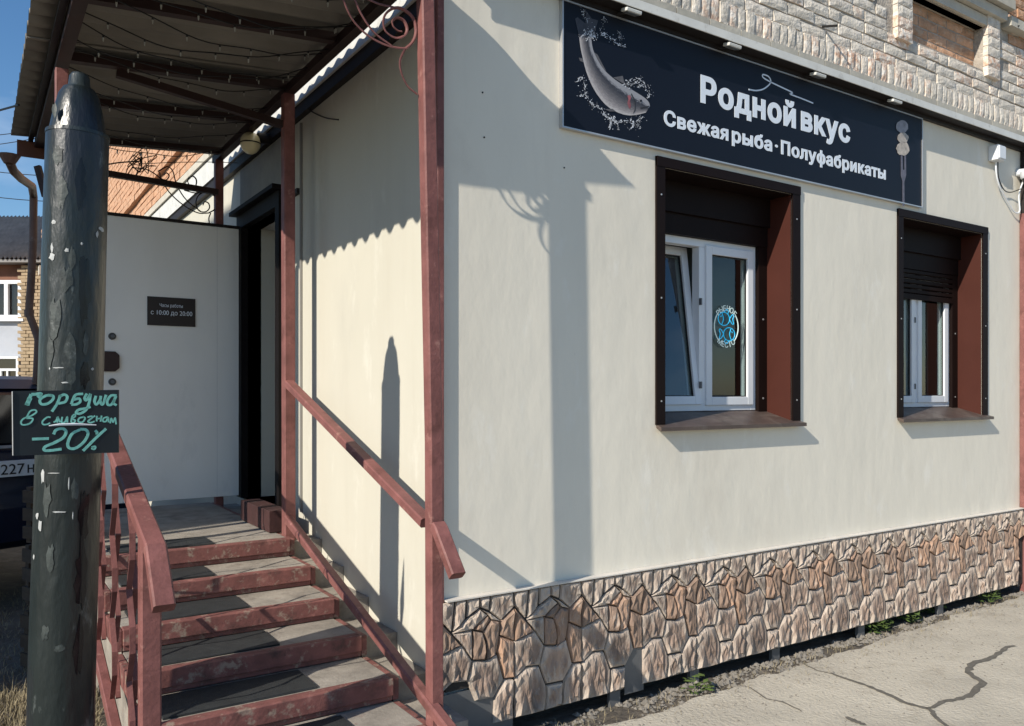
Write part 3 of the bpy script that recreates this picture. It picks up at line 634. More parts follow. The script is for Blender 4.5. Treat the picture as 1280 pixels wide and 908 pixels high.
obj('lock_cover', MB().prism([(-.05, -.07), (.035, -.07), (.062, -.045), (.062, .045), (.035, .07), (-.05, .07)], 3.105, 3.1295, lambda u, v, d: Vector((lkp.x + u, d, lkp.z + v))), M('lock_brown', (.035, .015, .013), .5), dr, bevel=.004)
for py in (420.5, 477.5):
    p = front(140.5, py, 3.125); obj('bolt', MB().tube([p + Vector((0, .0045, 0)), p - Vector((0, .012, 0))], [.026, .022], 14), M('bolt_dark', (.06, .058, .055), .35, .6), dr, smooth=True)
    obj('bolt_cap', MB().tube([p - Vector((0, .0125, 0)), p - Vector((0, .018, 0))], [.014, .011], 12), GREYMET, dr)
obj('door_drip', MB().box((-.985, 3.118, DT + .001), (-.01, 3.19, DT + .02)), SOFFIT, dr)
# hours plaque
a = front(184, 370.5, 3.128); b_ = front(244, 409, 3.128)
hp = thing('hours_sign', 'small dark plaque with opening hours on the open grey door', 'sign', (a.x, 3.127, b_.z))
obj('plaque', MB().box((a.x, 3.1215, b_.z), (b_.x, 3.1295, a.z)), PLATEBR, hp)
pw = b_.x - a.x
obj('lettering', text_mb('Часы работы', (a.x + pw * .25, 3.1213, a.z - .071), (1, 0, 0), (0, 0, 1), width=pw * .48, height=.034, bold=.0, th=.0015), LETTER, hp)
obj('lettering', text_mb('с 10:00 до 20:00', (a.x + pw * .07, 3.1213, a.z - .128), (1, 0, 0), (0, 0, 1), width=pw * .85, height=.046, th=.0015), LETTER, hp)
# wall end post at the right, electric boxes
rp_ = thing('downpipe', 'dull red square downpipe at the right end of the facade', 'pipe', (5.25, -.05, .0))
obj('pipe', MB().box((5.225, -.075, .0), (5.30, -.003, 3.02)), RED, rp_, bevel=.006)
obj('pipe_top', MB().box((5.24, -.07, 3.022), (5.31, -.005, 3.53)), SOFFIT, rp_)
jb = thing('junction_box', 'white junction box under the soffit at the right end of the wall', 'box', (4.80, 0, 3.35))
obj('casing', MB().box((4.74, -.075, 3.365), (4.855, -.001, 3.48)), WHITE, jb, bevel=.006); obj('lid', MB().box((4.75, -.083, 3.375), (4.845, -.0755, 3.47)), WHITE, jb, bevel=.003)
cabl = [(4.80, -.03, 3.366), (4.805, -.03, 3.28), (4.86, -.025, 3.19), (4.98, -.02, 3.10), (5.10, -.02, 3.02), (5.17, -.03, 3.03), (5.16, -.03, 3.16), (5.17, -.06, 3.27)]
tag(obj('cable', MB().tube(spline(cabl), .0055, 6), WHITE), 'thin white cable looping from the junction box to the camera', 'cable')
tag(obj('cable', MB().tube(spline([(4.83, -.03, 3.366), (4.84, -.03, 3.25), (4.93, -.025, 3.17), (5.05, -.02, 3.165), (5.15, -.05, 3.20)]), .004, 6), BLACK), 'thin dark cable sagging beside the white cable', 'cable')
cmr = thing('security_camera', 'white dome camera at the right edge of the facade', 'camera', (5.16, -.09, 3.25))
obj('bracket', MB().tube([(5.19, -.002, 3.34), (5.19, -.10, 3.33)], .03, 10), WHITE, cmr, smooth=True)
obj('housing', MB().tube([(5.185, -.10, 3.35), (5.185, -.10, 3.33), (5.185, -.10, 3.29), (5.185, -.10, 3.275)], [.045, .068, .068, .058], 18), WHITE, cmr, smooth=True)
obj('lens_dome', MB().tube([(5.185, -.10, 3.274), (5.185, -.10, 3.25), (5.185, -.10, 3.225), (5.185, -.10, 3.213)], [.056, .05, .032, .01], 16), CARG, cmr, smooth=True)
# wall lamp
lp = thing('wall_lamp', 'round yellowish glass wall lamp under the canopy above the door', 'lamp', (-.08, 2.99, 3.4))
lc = at(313, 179, 5.55)
m = MB(); rr = .068; m.tube([lc + Vector((0, 0, rr * 1.12 * math.sin(t))) for t in [(-PI / 2 + PI * k / 10) * .985 for k in range(11)]], [max(.006, rr * math.cos((-PI / 2 + PI * k / 10) * .985)) for k in range(11)], 18)
obj('globe', m, LAMPG, lp, smooth=True)
obj('band', MB().tube([lc + Vector((0, 0, -.008)), lc + Vector((0, 0, .0))], .0695, 20), SOFFIT, lp, smooth=True)
obj('holder', MB().tube([lc + Vector((.05, 0, .045)), lc + Vector((.14, 0, .05))], .035, 12).tube([lc + Vector((.13, 0, .05)), Vector((-.002, lc.y, lc.z + .05))], .018, 8), SOFFIT, lp)

# ------------------------------------------------------------------ shop sign
SX0, SX1, SZ0, SZ1, SY = .648, 3.80, 2.886, 3.512, -.022
S = thing('shop_sign', 'long navy shop sign board with white lettering, a fish and a fork above the windows', 'sign', (SX0, -.01, SZ0))
obj('panel', MB().box((SX0 + .008, SY, SZ0 + .008), (SX1 - .008, -.001, SZ1 - .008)), NAVY, S)
obj('frame', MB().box((SX0, SY - .004, SZ0), (SX0 + .0075, -.001, SZ1)).box((SX1 - .0075, SY - .004, SZ0), (SX1, -.001, SZ1)).box((SX0 + .0078, SY - .004, SZ0), (SX1 - .0078, -.0015, SZ0 + .0075)).box((SX0 + .0078, SY - .004, SZ1 - .0075), (SX1 - .0078, -.0015, SZ1)), ALU, S)
TY = SY - .0005
def heavy(body, x, z, width, h, bold, name='lettering'):
    obj(name, text_mb(body, (x, TY, z), (1, 0, 0), (0, 0, 1), width=width, height=h, bold=bold, th=.002, space=1.1), LETTER, S)
def line(body, p0, p1, z, h, bold):
    a, b = front(p0, 150, TY).x, front(p1, 150, TY).x; heavy(body, a, z, b - a, h, bold)
line('Родной', 875.7, 994.6, 3.201, .190, .042); line('вкус', 1001.2, 1062.3, 3.201, .190, .042)
line('Свежая', 829.8, 910.3, 3.022, .106, .036); line('рыба', 914.9, 965, 3.022, .106, .036); line('·', 968.6, 972.2, 3.022, .106, .02); line('Полуфабрикаты', 976.3, 1107, 3.022, .106, .036)
sw_ = spline([(1.994, TY, 3.345), (2.06, TY, 3.352), (2.13, TY, 3.378), (2.186, TY, 3.425), (2.17, TY, 3.455), (2.12, TY, 3.458), (2.118, TY, 3.442), (2.172, TY, 3.430), (2.28, TY, 3.418), (2.386, TY, 3.406), (2.364, TY, 3.393), (2.47, TY, 3.388), (2.585, TY, 3.381)])
obj('swoosh', MB().ribbon(sw_, .008, (0, -1, 0)), LETTER, S)
# the printed fish
FK = 180 / 908
def fp(x, y): p = front(700 + x * FK, y * FK, TY); return p
spine_ = [((120, 235), (195, 235)), ((128, 300), (208, 315)), ((145, 380), (245, 395)), ((165, 455), (285, 450)), ((195, 530), (335, 495)), ((235, 600), (385, 530)), ((290, 665), (440, 560)), ((350, 705), (490, 590)), ((420, 728), (535, 620)), ((480, 726), (560, 648)), ((540, 712), (566, 672))]
fm = M('fish_print', (.2, .2, .2), .5, bump=0); t_ = fm.node_tree; n_ = t_.nodes; bs_ = n_['Principled BSDF']
uv = n_.new('ShaderNodeUVMap'); uv.uv_map = 'print'; sx_ = n_.new('ShaderNodeSeparateXYZ'); nz_ = n_.new('ShaderNodeTexNoise'); nz_.inputs['Scale'].default_value = 9; nz_.inputs['Detail'].default_value = 8
mp_ = n_.new('ShaderNodeMapping'); mp_.inputs['Scale'].default_value = (3, 1.2, 1); t_.links.new(uv.outputs[0], mp_.inputs[0]); t_.links.new(mp_.outputs[0], nz_.inputs['Vector'])
ma_ = n_.new('ShaderNodeMath'); ma_.operation = 'MULTIPLY_ADD'; ma_.inputs[1].default_value = .34; t_.links.new(uv.outputs[0], sx_.inputs[0]); t_.links.new(nz_.outputs['Fac'], ma_.inputs[0]); t_.links.new(sx_.outputs[0], ma_.inputs[2])
rp_2 = n_.new('ShaderNodeValToRGB'); t_.links.new(ma_.outputs[0], rp_2.inputs[0]); t_.links.new(rp_2.outputs[0], bs_.inputs['Base Color']); e_ = rp_2.color_ramp.elements
e_[0].position = .10; e_[0].color = (.22, .21, .22, 1); e_[1].position = 1.0; e_[1].color = (.30, .30, .32, 1)
for p_, c_ in ((.20, (.50, .47, .46)), (.34, (.30, .275, .275)), (.52, (.16, .15, .155)), (.72, (.075, .072, .08)), (.88, (.035, .036, .045)), (.95, (.20, .20, .22))):
    q_ = e_.new(p_); q_.color = (*c_, 1)
ff = MB(); nb = 10; mids = [(Vector((*a, 0)), Vector((*b, 0))) for a, b in spine_]; uvs = []
A = spline([a for a, b in mids], 4); Bp = spline([b for a, b in mids], 4)
for i in range(len(A) - 1):
    for k in range(nb):
        q = [(i, k), (i + 1, k), (i + 1, k + 1), (i, k + 1)]; ff.face([fp(*A[a].lerp(Bp[a], b / nb).xy) + Vector((0, -.0012, 0)) for a, b in q]); uvs += [(b / nb, a / len(A) * 3) for a, b in q]
fo_ = obj('fish_print', ff, fm, S); ul = fo_.data.uv_layers.new(name='print'); vmap = {}
for lp_ in fo_.data.loops: ul.data[lp_.index].uv = uvs[lp_.vertex_index]
fin = M('fin_print', (.11, .105, .11), .5, var=.3, scale=30, bump=0); gill = M('gill_print', (.30, .10, .11), .5, var=.3, scale=30, bump=0)
def flat(pts, mt, name, dy=.002):
    n = len(pts); obj(name, MB().prism(pts, 0, 1, lambda u, v, d: fp(u, v) + Vector((0, -dy - .0005 * d, 0))), mt, S)
flat([(195, 235), (208, 235), (240, 130), (200, 120), (165, 70), (160, 150), (110, 110), (95, 120), (120, 235)], M('tail_print', (.045, .045, .055), .5, var=.4, scale=30, bump=0), 'fish_tail', .0006)
flat([(335, 490), (395, 480), (405, 520), (440, 555)], fin, 'fish_fin', .0006); flat([(210, 330), (235, 345), (290, 450), (262, 428)], fin, 'fish_fin', .0006); flat([(118, 365), (140, 370), (148, 395), (125, 385)], fin, 'fish_fin', .0006)
flat([(280, 690), (330, 688), (350, 705), (310, 705)], fin, 'fish_fin', .0022)
flat([(424, 606), (436, 600), (446, 612), (440, 640), (446, 668), (440, 690), (430, 676), (424, 650), (430, 628)], gill, 'fish_gill', .0016)
flat([(446, 596), (450, 590), (476, 640), (474, 700), (458, 722), (470, 690), (470, 645)], M('gill_cover_print', (.035, .035, .04), .5, bump=0), 'fish_gill', .0018); flat([(505, 680), (560, 668), (562, 674), (508, 690)], M('mouth_print', (.03, .028, .03), .5, bump=0), 'fish_mouth', .0018); flat([(500, 632), (512, 630), (516, 642), (505, 646)], NAVY, 'fish_eye', .003)
spl = MB(); rs = random.Random(5)
def dab(x, y, r): spl.prism([(x + r * math.cos(t) * rs.uniform(.6, 1.3), y + r * math.sin(t) * rs.uniform(.6, 1.3)) for t in [k * PI / 3 for k in range(6)]], 0, 1, lambda u, v, d: fp(u, v) + Vector((0, -.0028 - .0003 * d, 0)))
def streak(pts, w_, n):
    P = spline([Vector((x, y, 0)) for x, y in pts], 10); k = 0
    while k < len(P) - 2:
        L_ = rs.randint(2, 6); q = P[k:k + L_ + 1]; off_ = Vector((rs.gauss(0, 5), rs.gauss(0, 5), 0))
        if len(q) > 2 and rs.random() < .8: spl.ribbon([fp(*(p + off_ + Vector((rs.gauss(0, 2.5), rs.gauss(0, 2.5), 0))).xy) + Vector((0, -.0026, 0)) for p in q], [w_ * rs.uniform(.1, .3)] + [w_ * rs.uniform(.3, 1.2) for _ in q[2:]] + [w_ * .1], (0, -1, 0), .0003)
        k += rs.randint(1, 4)
    for _ in range(n * 2):
        p = rs.choice(P); dab(p.x + rs.gauss(0, 12), p.y + rs.gauss(0, 12), rs.uniform(.7, 2.8) if rs.random() < .85 else rs.uniform(3, 6))
streak([(130, 235), (160, 200), (190, 225), (225, 240), (270, 215), (310, 235), (350, 270), (412, 300)], .0045, 40)
streak([(150, 230), (175, 180), (160, 110), (140, 60)], .002, 14); streak([(255, 215), (268, 160), (272, 120)], .002, 10); streak([(165, 250), (200, 190), (230, 225)], .004, 20)
streak([(105, 525), (150, 500), (155, 580), (130, 610)], .004, 16); streak([(150, 560), (180, 630), (210, 665), (260, 690), (290, 740), (340, 760), (410, 770), (480, 765), (520, 735)], .0045, 60)
streak([(320, 750), (305, 810)], .004, 6); streak([(340, 750), (370, 815)], .004, 6); streak([(480, 770), (430, 825)], .004, 8); streak([(500, 760), (490, 830)], .003, 8)
streak([(405, 540), (440, 515), (490, 500), (530, 525), (555, 570), (560, 620)], .005, 40); streak([(440, 545), (470, 530), (520, 545)], .003, 16); streak([(360, 245), (385, 250), (360, 200)], .002, 8)
sp_o = obj('splash_print', spl, M('splash_print', (.60, .62, .66), .5, var=.4, scale=60, bump=0), S)
sp_o['kind'] = 'stuff'
# fork with three dumplings
FK2 = 150 / 908
def fq(u, v, d): return front(1080 + u * FK2, 120 + v * FK2, TY) + Vector((0, -.0008 - .001 * d, 0))
stl = M('steel_print', (.13, .12, .145), .4, var=.25, scale=40, bump=0)
fk = MB()
for pts in ([(278, 440), (290, 440), (293, 560), (305, 560), (304, 440), (316, 440), (318, 600), (304, 650), (305, 835), (290, 835), (290, 650), (278, 605)],): fk.prism(pts, 0, 1, fq)
obj('fork_print', fk, stl, S)
for cx, cy, rx, ry, c in ((285, 234, 47, 47, (.25, .25, .28)), (292, 318, 42, 42, (.40, .36, .32)), (292, 400, 50, 52, (.44, .39, .34))):
    dm = MB(); rs2 = random.Random(cy)
    dm.prism([(cx + rx * math.cos(t) * rs2.uniform(.9, 1.07), cy + ry * math.sin(t) * rs2.uniform(.88, 1.07)) for t in [k * PI / 9 for k in range(18)]], 1.2, 2, fq)
    d_ = obj('dumpling_print', dm, M('dumpling_print%d' % cy, c, .6, var=.4, scale=26, bump=.3), S)
# floodlights on the soffit
for k, (px, py, lab) in enumerate(((788, 12, 'small white floodlight under the soffit above the fish, leftmost of its row'), (914, 56, 'small white floodlight under the soffit above the first white letters'), (1021, 92, 'small white floodlight under the soffit above the end of the top line of letters'), (1117, 127, 'small white floodlight under the soffit above the fork, rightmost of its row'))):
    p = front(px, py, -.08); p.z = 3.535
    fl = thing('floodlight', lab, 'lamp', (p.x, -.11, 3.49), 'floodlights above the shop sign')
    obj('housing', MB().bar(p + Vector((-.05, -.008, -.012)), p + Vector((.05, -.008, -.012)), .05, .018, (0, -.25, 1)), FASCIA, fl, bevel=.004)
    obj('lamp_glass', MB().bar(p + Vector((-.038, -.006, -.0235)), p + Vector((.038, -.006, -.0235)), .036, .004, (0, -.25, 1)), GREYMET, fl)
    obj('arm', MB().bar(p + Vector((-.05, .066, -.012)), p + Vector((-.015, .015, -.012)), .012, .012), SOFFIT, fl)

# neon sign in the window
nc = front(908.5, 408.5, .19); nr = .104
NS = thing('neon_sign', 'round neon sign with two blue fish hanging inside the left window', 'sign', (nc.x, nc.y, nc.z - .14))
def npt(u, v): return Vector((nc.x + u, .193, nc.z + v))
for a0, a1 in ((-50, 40), (140, 230)):
    obj('ring', MB().tube([npt(nr * math.cos(math.radians(t)), nr * 1.06 * math.sin(math.radians(t))) for t in range(a0, a1 + 1, 6)], .0032, 6), NEONW, NS)
def arc_text(txt, a0, a1, up):
    mm = MB()
    for i, ch in enumerate(txt):
        t = math.radians(a0 + (a1 - a0) * (i + .5) / len(txt)); d = Vector((math.cos(t), 0, math.sin(t))); u = d if up else -d; ux = Vector((u.z, 0, -u.x))
        q = text_mb(ch, npt(d.x * nr * 1.0, d.z * nr * 1.06) - u * .016, ux, u, height=.046, bold=.012, th=.001, align='CENTER'); mm.raw(q.v, q.f)
    obj('lettering', mm, NEONW, NS)
arc_text('РЫБНОЕ', 142, 38, True); arc_text('МЕСТО', 228, 312, False)
def nfish(cu, cv, s):
    body = [npt(cu + s * (.050 * math.cos(t)) - s * .012, cv + .040 * math.sin(t)) for t in [k * 2 * PI / 18 for k in range(19)]]
    tail = [npt(cu + s * .036, cv), npt(cu + s * .062, cv + .028), npt(cu + s * .075, cv + .022), npt(cu + s * .066, cv), npt(cu + s * .074, cv - .026), npt(cu + s * .060, cv - .028), npt(cu + s * .036, cv)]
    g_ = [npt(cu - s * .028, cv + .034 * 1), npt(cu - s * .016, cv), npt(cu - s * .030, cv - .034)]
    dfin = [npt(cu - s * .01, cv + .04 * s), npt(cu + s * .012, cv + .058 * s), npt(cu + s * .028, cv + .045 * s), npt(cu + s * .02, cv + .03 * s)]
    obj('fish_tube', MB().tube(body, .0026, 6).tube(spline(tail, 3), .0026, 6).tube(spline(g_, 4), .0026, 6).tube(spline(dfin, 4), .0026, 6).tube([npt(cu - s * .040, cv + .010), npt(cu - s * .034, cv + .018)], .0026, 6), NEONB, NS)
nfish(-.010, .046, 1); nfish(.012, -.045, -1)

# ------------------------------------------------------------------ canopy
K = thing('entrance_canopy', 'lean-to canopy of grey corrugated sheets on dark red posts over the entrance steps', 'canopy', (-.8, 1.5, 0))
XE, ZE, XT, ZT = -1.515, 3.335, -.125, 3.44; YF, YR = -.36, 3.38
sl_ = (ZT - ZE) / (XT - XE)
def roofz(x): return ZE + (x - XE) * sl_
def sheet(y0, y1, lift):
    n = int((y1 - y0) / .15 * 8); m = MB(); nx = 5; vs = []
    for s in (0, 1):
        for i in range(nx + 1):
            x = XE + (XT - XE) * i / nx + (random.uniform(-.012, .012) if i == 0 else 0)
            for j in range(n + 1):
                y = y0 + (y1 - y0) * j / n; vs.append(Vector((x, y, roofz(x) + .022 + (.024 - .012 * i / nx) * math.sin(2 * PI * y / .15) + lift + s * .007)))
    q = (nx + 1) * (n + 1); fs = []
    for i in range(nx):
        for j in range(n):
            a = i * (n + 1) + j; fs += [(a, a + 1, a + n + 2, a + n + 1), (q + a, q + a + n + 1, q + a + n + 2, q + a + 1)]
    for j in range(n): fs += [(j, q + j, q + j + 1, j + 1), (nx * (n + 1) + j, nx * (n + 1) + j + 1, q + nx * (n + 1) + j + 1, q + nx * (n + 1) + j)]
    for i in range(nx):
        a = i * (n + 1); fs += [(a, a + n + 1, q + a + n + 1, q + a), (a + n, q + a + n, q + a + 2 * n + 1, a + 2 * n + 1)]
    m.raw(vs, fs); return m
edges = [YF, .60, 1.50, 2.40, YR]
for i in range(4): obj('roof_sheet', sheet(edges[i] - (.05 if i else 0), edges[i + 1], .010 * (i % 2)), SLATE, K, smooth=True)
XI = -1.352
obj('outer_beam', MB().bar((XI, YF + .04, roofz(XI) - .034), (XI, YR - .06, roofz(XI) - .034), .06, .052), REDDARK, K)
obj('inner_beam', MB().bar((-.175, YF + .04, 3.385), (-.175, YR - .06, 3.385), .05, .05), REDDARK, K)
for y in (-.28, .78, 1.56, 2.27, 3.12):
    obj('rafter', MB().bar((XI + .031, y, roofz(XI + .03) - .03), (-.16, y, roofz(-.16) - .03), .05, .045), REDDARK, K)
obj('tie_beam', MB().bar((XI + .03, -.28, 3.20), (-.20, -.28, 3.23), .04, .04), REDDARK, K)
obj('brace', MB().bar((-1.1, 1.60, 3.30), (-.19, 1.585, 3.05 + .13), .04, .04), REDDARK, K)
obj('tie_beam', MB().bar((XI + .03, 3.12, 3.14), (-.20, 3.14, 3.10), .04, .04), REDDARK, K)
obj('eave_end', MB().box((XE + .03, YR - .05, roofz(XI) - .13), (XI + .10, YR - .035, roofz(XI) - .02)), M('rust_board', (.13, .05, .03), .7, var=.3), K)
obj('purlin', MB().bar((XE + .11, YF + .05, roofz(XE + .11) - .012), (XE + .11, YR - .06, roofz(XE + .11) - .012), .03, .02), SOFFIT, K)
ps = .057
obj('post', MB().polybar([(-.178, -.262, -.02), (-.184, -.262, 1.4), (-.226, -.262, 3.365)], ps, ps, (0, 1, 0), .006), RED, K)
obj('post', MB().bar((-.175, 1.575, .50), (-.18, 1.575, 3.36), .066, .066, (0, 1, 0), .006), RED, K)
obj('post', MB().bar((-.175, 3.22, .4), (-.175, 3.22, 3.36), .06, .06, (0, 1, 0), .005), RED, K)
obj('post', MB().bar((-1.36, 1.56, .0), (-1.36, 1.56, roofz(-1.36) - .1), .06, .06, (0, 1, 0), .005), RED, K)
obj('post', MB().bar((-1.26, 3.16, .0), (-1.26, 3.16, roofz(-1.26) - .03), .06, .06, (0, 1, 0), .005), RED, K)
obj('corner_trim', MB().bar((-.022, -.010, .03), (-.022, -.010, 3.38), .036, .032, (0, 1, 0), .004), RED, K)
CK2 = 320 / 1211
def bracket(pl_y, pts_list, fx, rad, org):
    m = MB()
    for pts in pts_list:
        P = spline([Vector(fx(x, y)) for x, y in pts], 5); m.tube(P, rad, 6, .55)
    return m
near = [[(480, -20), (530, 90), (600, 165), (680, 210), (740, 226), (790, 230)], [(535, -20), (575, 70), (635, 155), (720, 220)],
        [(780, 232), (815, 200), (832, 150), (820, 90), (780, 50), (735, 38), (695, 60), (678, 100), (690, 150), (735, 180), (775, 170), (790, 140), (775, 100), (745, 85), (722, 100), (725, 125), (745, 145), (765, 150)],
        [(780, 232), (757, 290), (765, 350), (795, 410), (838, 447)], [(590, -10), (660, 20), (740, 38)]]
fn = lambda x, y: front(300 + x * CK2, y * CK2, -.245)
obj('scroll_bracket', bracket(-.245, near, fn, .0065, None), RED, K)
CK3 = 300 / 1280
fr_ = lambda x, y: front(120 + x * CK3, 170 + y * CK3, 3.22)
rearb = [[(190, 170), (270, 180), (340, 225), (390, 300), (460, 365), (540, 410), (600, 412)], [(330, 190), (380, 165), (410, 190), (430, 260), (480, 340), (560, 405)],
         [(600, 412), (635, 390), (648, 350), (620, 310), (580, 300), (545, 320), (533, 360), (550, 400), (585, 405), (605, 385), (600, 360), (580, 352), (570, 370)],
         [(470, 285), (500, 290), (530, 270), (535, 235), (515, 215), (490, 232), (495, 258), (510, 262)], [(340, 195), (345, 225), (375, 235), (390, 212), (375, 198), (362, 210)], [(612, 412), (602, 440), (606, 475)], [(470, 290), (530, 305), (580, 298)]]
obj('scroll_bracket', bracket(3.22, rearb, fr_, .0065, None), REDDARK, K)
for (px, py) in ((47, 208),):
    obj('eave_brace', MB().bar(at(47, 208, 5.55), at(57, 246, 5.55), .03, .04), REDDARK, K)
# right handrail on the canopy posts
def rail_pts(x, s=1): return [(x, 1.545, 1.655), (x, -.215, 1.080), (x, -.30, 1.09), (x, -.445, .885)]
h = thing('handrail', 'dull red steel handrail along the cream wall between two canopy posts', 'handrail', (-.19, .6, 1.0))
obj('rail', MB().bar((-.185, 1.545, 1.650), (-.185, -.205, 1.062), .058, .042, (0, 0, 1), .006), RED, h)
obj('rail_end', MB().polybar([(-.178, -.284, 1.060), (-.178, -.305, 1.046), (-.178, -.445, .888)], .062, .044, (0, 0, 1), .006), RED, h)

# ------------------------------------------------------------------ steps
ST = thing('staircase', 'worn red painted entrance steps with grey treads rising along the cream wall', 'stairs', (-.7, 0, 0))
SXL, SXR = -1.19, -.215
for k in range(0, 8):
    y, z = -.99 + .345 * k, .055 + .1 * k
    yb = y + .345 if k < 7 else 3.30
    stp = obj('step', MB().box((SXL, y, z - .075), (SXR, y + .03, z)).box((SXL, y + .012, z - .10), (SXR, y + .0299, z - .0755)).box((SXL, y + .0302, z - .012), (SXR, y + .062, z + .0)).box((SXR + .001, y + .012, z - .10), (SXR + .03, yb + .01, z - .006)).box((SXL - .03, y + .012, z - .10), (SXL - .001, yb + .01, z - .006)), STEPRED, ST, bevel=.004)
    obj('tread', MB().box((SXL + .002, y + .0625, z - .05), (SXR - .002, yb + .028, z - .004)), TREAD, stp)
    obj('under_riser', MB().box((SXL, y + .034, z - .16), (SXR, y + .05, z - .012)), STEPRED, stp)
body = MB()
for k in range(0, 8):
    y, z = -.99 + .345 * k, .055 + .1 * k; yb = y + .345 if k < 7 else 3.30
    body.box((SXR + .031, y + .05 + .02, -.02), (-.003, yb + .0695, z - .035)); body.box((SXL + .01, y + .0505, -.02), (SXR - .01, yb + .05, z - .051))
obj('concrete_body', body, TREAD, ST)
obj('lower_rail', MB().bar((-.195, 1.53, .855), (-.195, -.56, .245), .048, .048, (0, 0, 1), .008), RED, ST)
LAB = {7: 'large black rubber mat lying on the top landing', 6: 'black rubber mat on the first step below the landing', 5: 'black rubber mat on the second step below the landing', 4: 'black rubber mat on the third step below the landing', 3: 'black rubber mat on the fourth step below the landing', 2: 'black rubber mat on the lowest visible step', }
for k in LAB:
    y, z = -.99 + .345 * k, .055 + .1 * k
    x1 = {7: -.62, 6: -.70, 5: -.62, 4: -.58, 3: -.53, 2: -.47}[k]
    m = MB().box((-1.14, y + .075, z - .0035), (x1, y + .32, z + .007)); m.v = [v + Vector((0, (v.x + .8) * random.uniform(-.02, .02), 0)) for v in m.v]
    tag(obj('rubber_mat', m, RUBBER, bevel=.002), LAB[k], 'mat', 'rubber mats on the steps')

# left railing
RL = thing('stair_railing', 'pinkish red steel stair railing with diamond pattern on the open side of the steps', 'railing', (-1.24, .6, 0))
XL = -1.245
obj('handrail', MB().polybar([(XL, 1.95, 1.80), (XL, -.335, 1.085), (XL, -.475, .925)], .066, .046, (0, 0, 1), .006), RED, RL)
obj('bottom_rail', MB().bar((XL - .02, 1.95, .72), (XL - .02, -.12, .09), .04, .055, (0, 0, 1), .004), RED, RL)
obj('newel', MB().bar((XL + .005, -.20, .0), (XL + .005, -.20, 1.11), .066, .066, (0, 1, 0), .006), RED, RL)
obj('newel', MB().bar((XL, 1.90, .3), (XL, 1.90, 1.76), .06, .06, (0, 1, 0), .006), RED, RL)
for j in range(4):
    yc = .12 + .44 * j; zb = .127 + .3045 * yc + .02; zt = 1.19 + .313 * yc - .02; n = 3; hgt = (zt - zb) / n
    for s in (-1, 1):
        m = MB(); pts = []
        for q in range(n):
            z0 = zb + q * hgt; pts += [(0, z0), (s * .075, z0 + hgt * .36), (s * .075, z0 + hgt * .64)]
        pts.append((0, zt))
        m.polybar([(XL + .012 * s, yc + u, v) for u, v in pts], .020, .006, (0, 1, 0)); obj('diamond_bar', m, RED, RL)

# ------------------------------------------------------------------ string lights
GRP = 'string lights under the canopy'
ORD = 'frontmost second third fourth fifth sixth seventh eighth ninth tenth eleventh twelfth thirteenth fourteenth fifteenth hindmost'.split()
BULBME = mesh_of('bulb', MB().tube([(0, 0, -.012), (0, 0, -.03)], [.005, .0025], 5), BULB)
def strand(y0, y1, sag, j, x0=XI + .02, x1=-.20):
    pts = []; n = 22
    for i in range(n + 1):
        t = i / n; x = x0 + (x1 - x0) * t; y = y0 + (y1 - y0) * t + .015 * math.sin(9 * t + j); z = (roofz(x) - .05) - sag * 4 * t * (1 - t) * (.9 + .1 * math.sin(5 * t + j)) + .006 * math.sin(17 * t + j * 2)
        pts.append(Vector((x, y, z)))
    m = MB().tube(pts, .0032, 4); bs = []
    for i in range(2, n, 3):
        p = pts[i]; m.tube([p, p + Vector((0, 0, -.012))], .005, 5); bs.append(p)
    t = thing('string_light', 'black fairy light wire sagging under the canopy sheets, %s strand%s' % (ORD[j], '' if j in (0, 15) else ' counted from the front'), 'string light', pts[0], GRP)
    obj('wire', m, BLACK, t); [inst('bulb', BULBME, t, p) for p in bs]
for j, (y0, y1, s) in enumerate(((-.18, .0, .09), (.05, .12, .12), (.22, .18, .10), (.30, .55, .13), (.52, .50, .11), (.62, .95, .10), (.90, .86, .12), (1.02, 1.3, .10), (1.22, 1.2, .13), (1.35, 1.55, .09), (1.66, 1.9, .10), (1.85, 1.95, .12), (1.98, 2.25, .09), (2.4, 2.5, .11), (2.55, 2.95, .09), (2.85, 3.0, .11))): strand(y0, y1, s, j)
tg = MB(); rs = random.Random(3)
c0 = front(178, 205, 3.2)
for q in range(3):
    P = [c0 + Vector((rs.gauss(0, .05), rs.gauss(0, .01), rs.gauss(0, .045))) for _ in range(12)]; tg.tube(spline(P, 5), .0032, 4)
tg.tube(spline([c0 + Vector((.0, 0, .0)), c0 + Vector((.25, 0, .05)), c0 + Vector((.5, 0, .09)), c0 + Vector((.75, 0, .12))], 6), .003, 4)
tg.tube(spline([c0 + Vector((.0, 0, .02)), c0 + Vector((-.2, 0, -.03)), c0 + Vector((-.38, 0, -.12)), c0 + Vector((-.42, 0, -.2))], 6), .006, 4)
tag(obj('wire_tangle', tg, BLACK), 'tangled loops of black fairy light wire at the far end of the canopy', 'wire')
w_ = side(497, 128, -.02); tag(obj('cable', MB().tube(spline([side(385, 127, -.03), side(388, 138, -.02), side(405, 147, -.006), side(423, 150, -.006)]), .004, 5), PLATEBR), 'short loose end of cable on the shaded side wall under the cornice', 'cable')

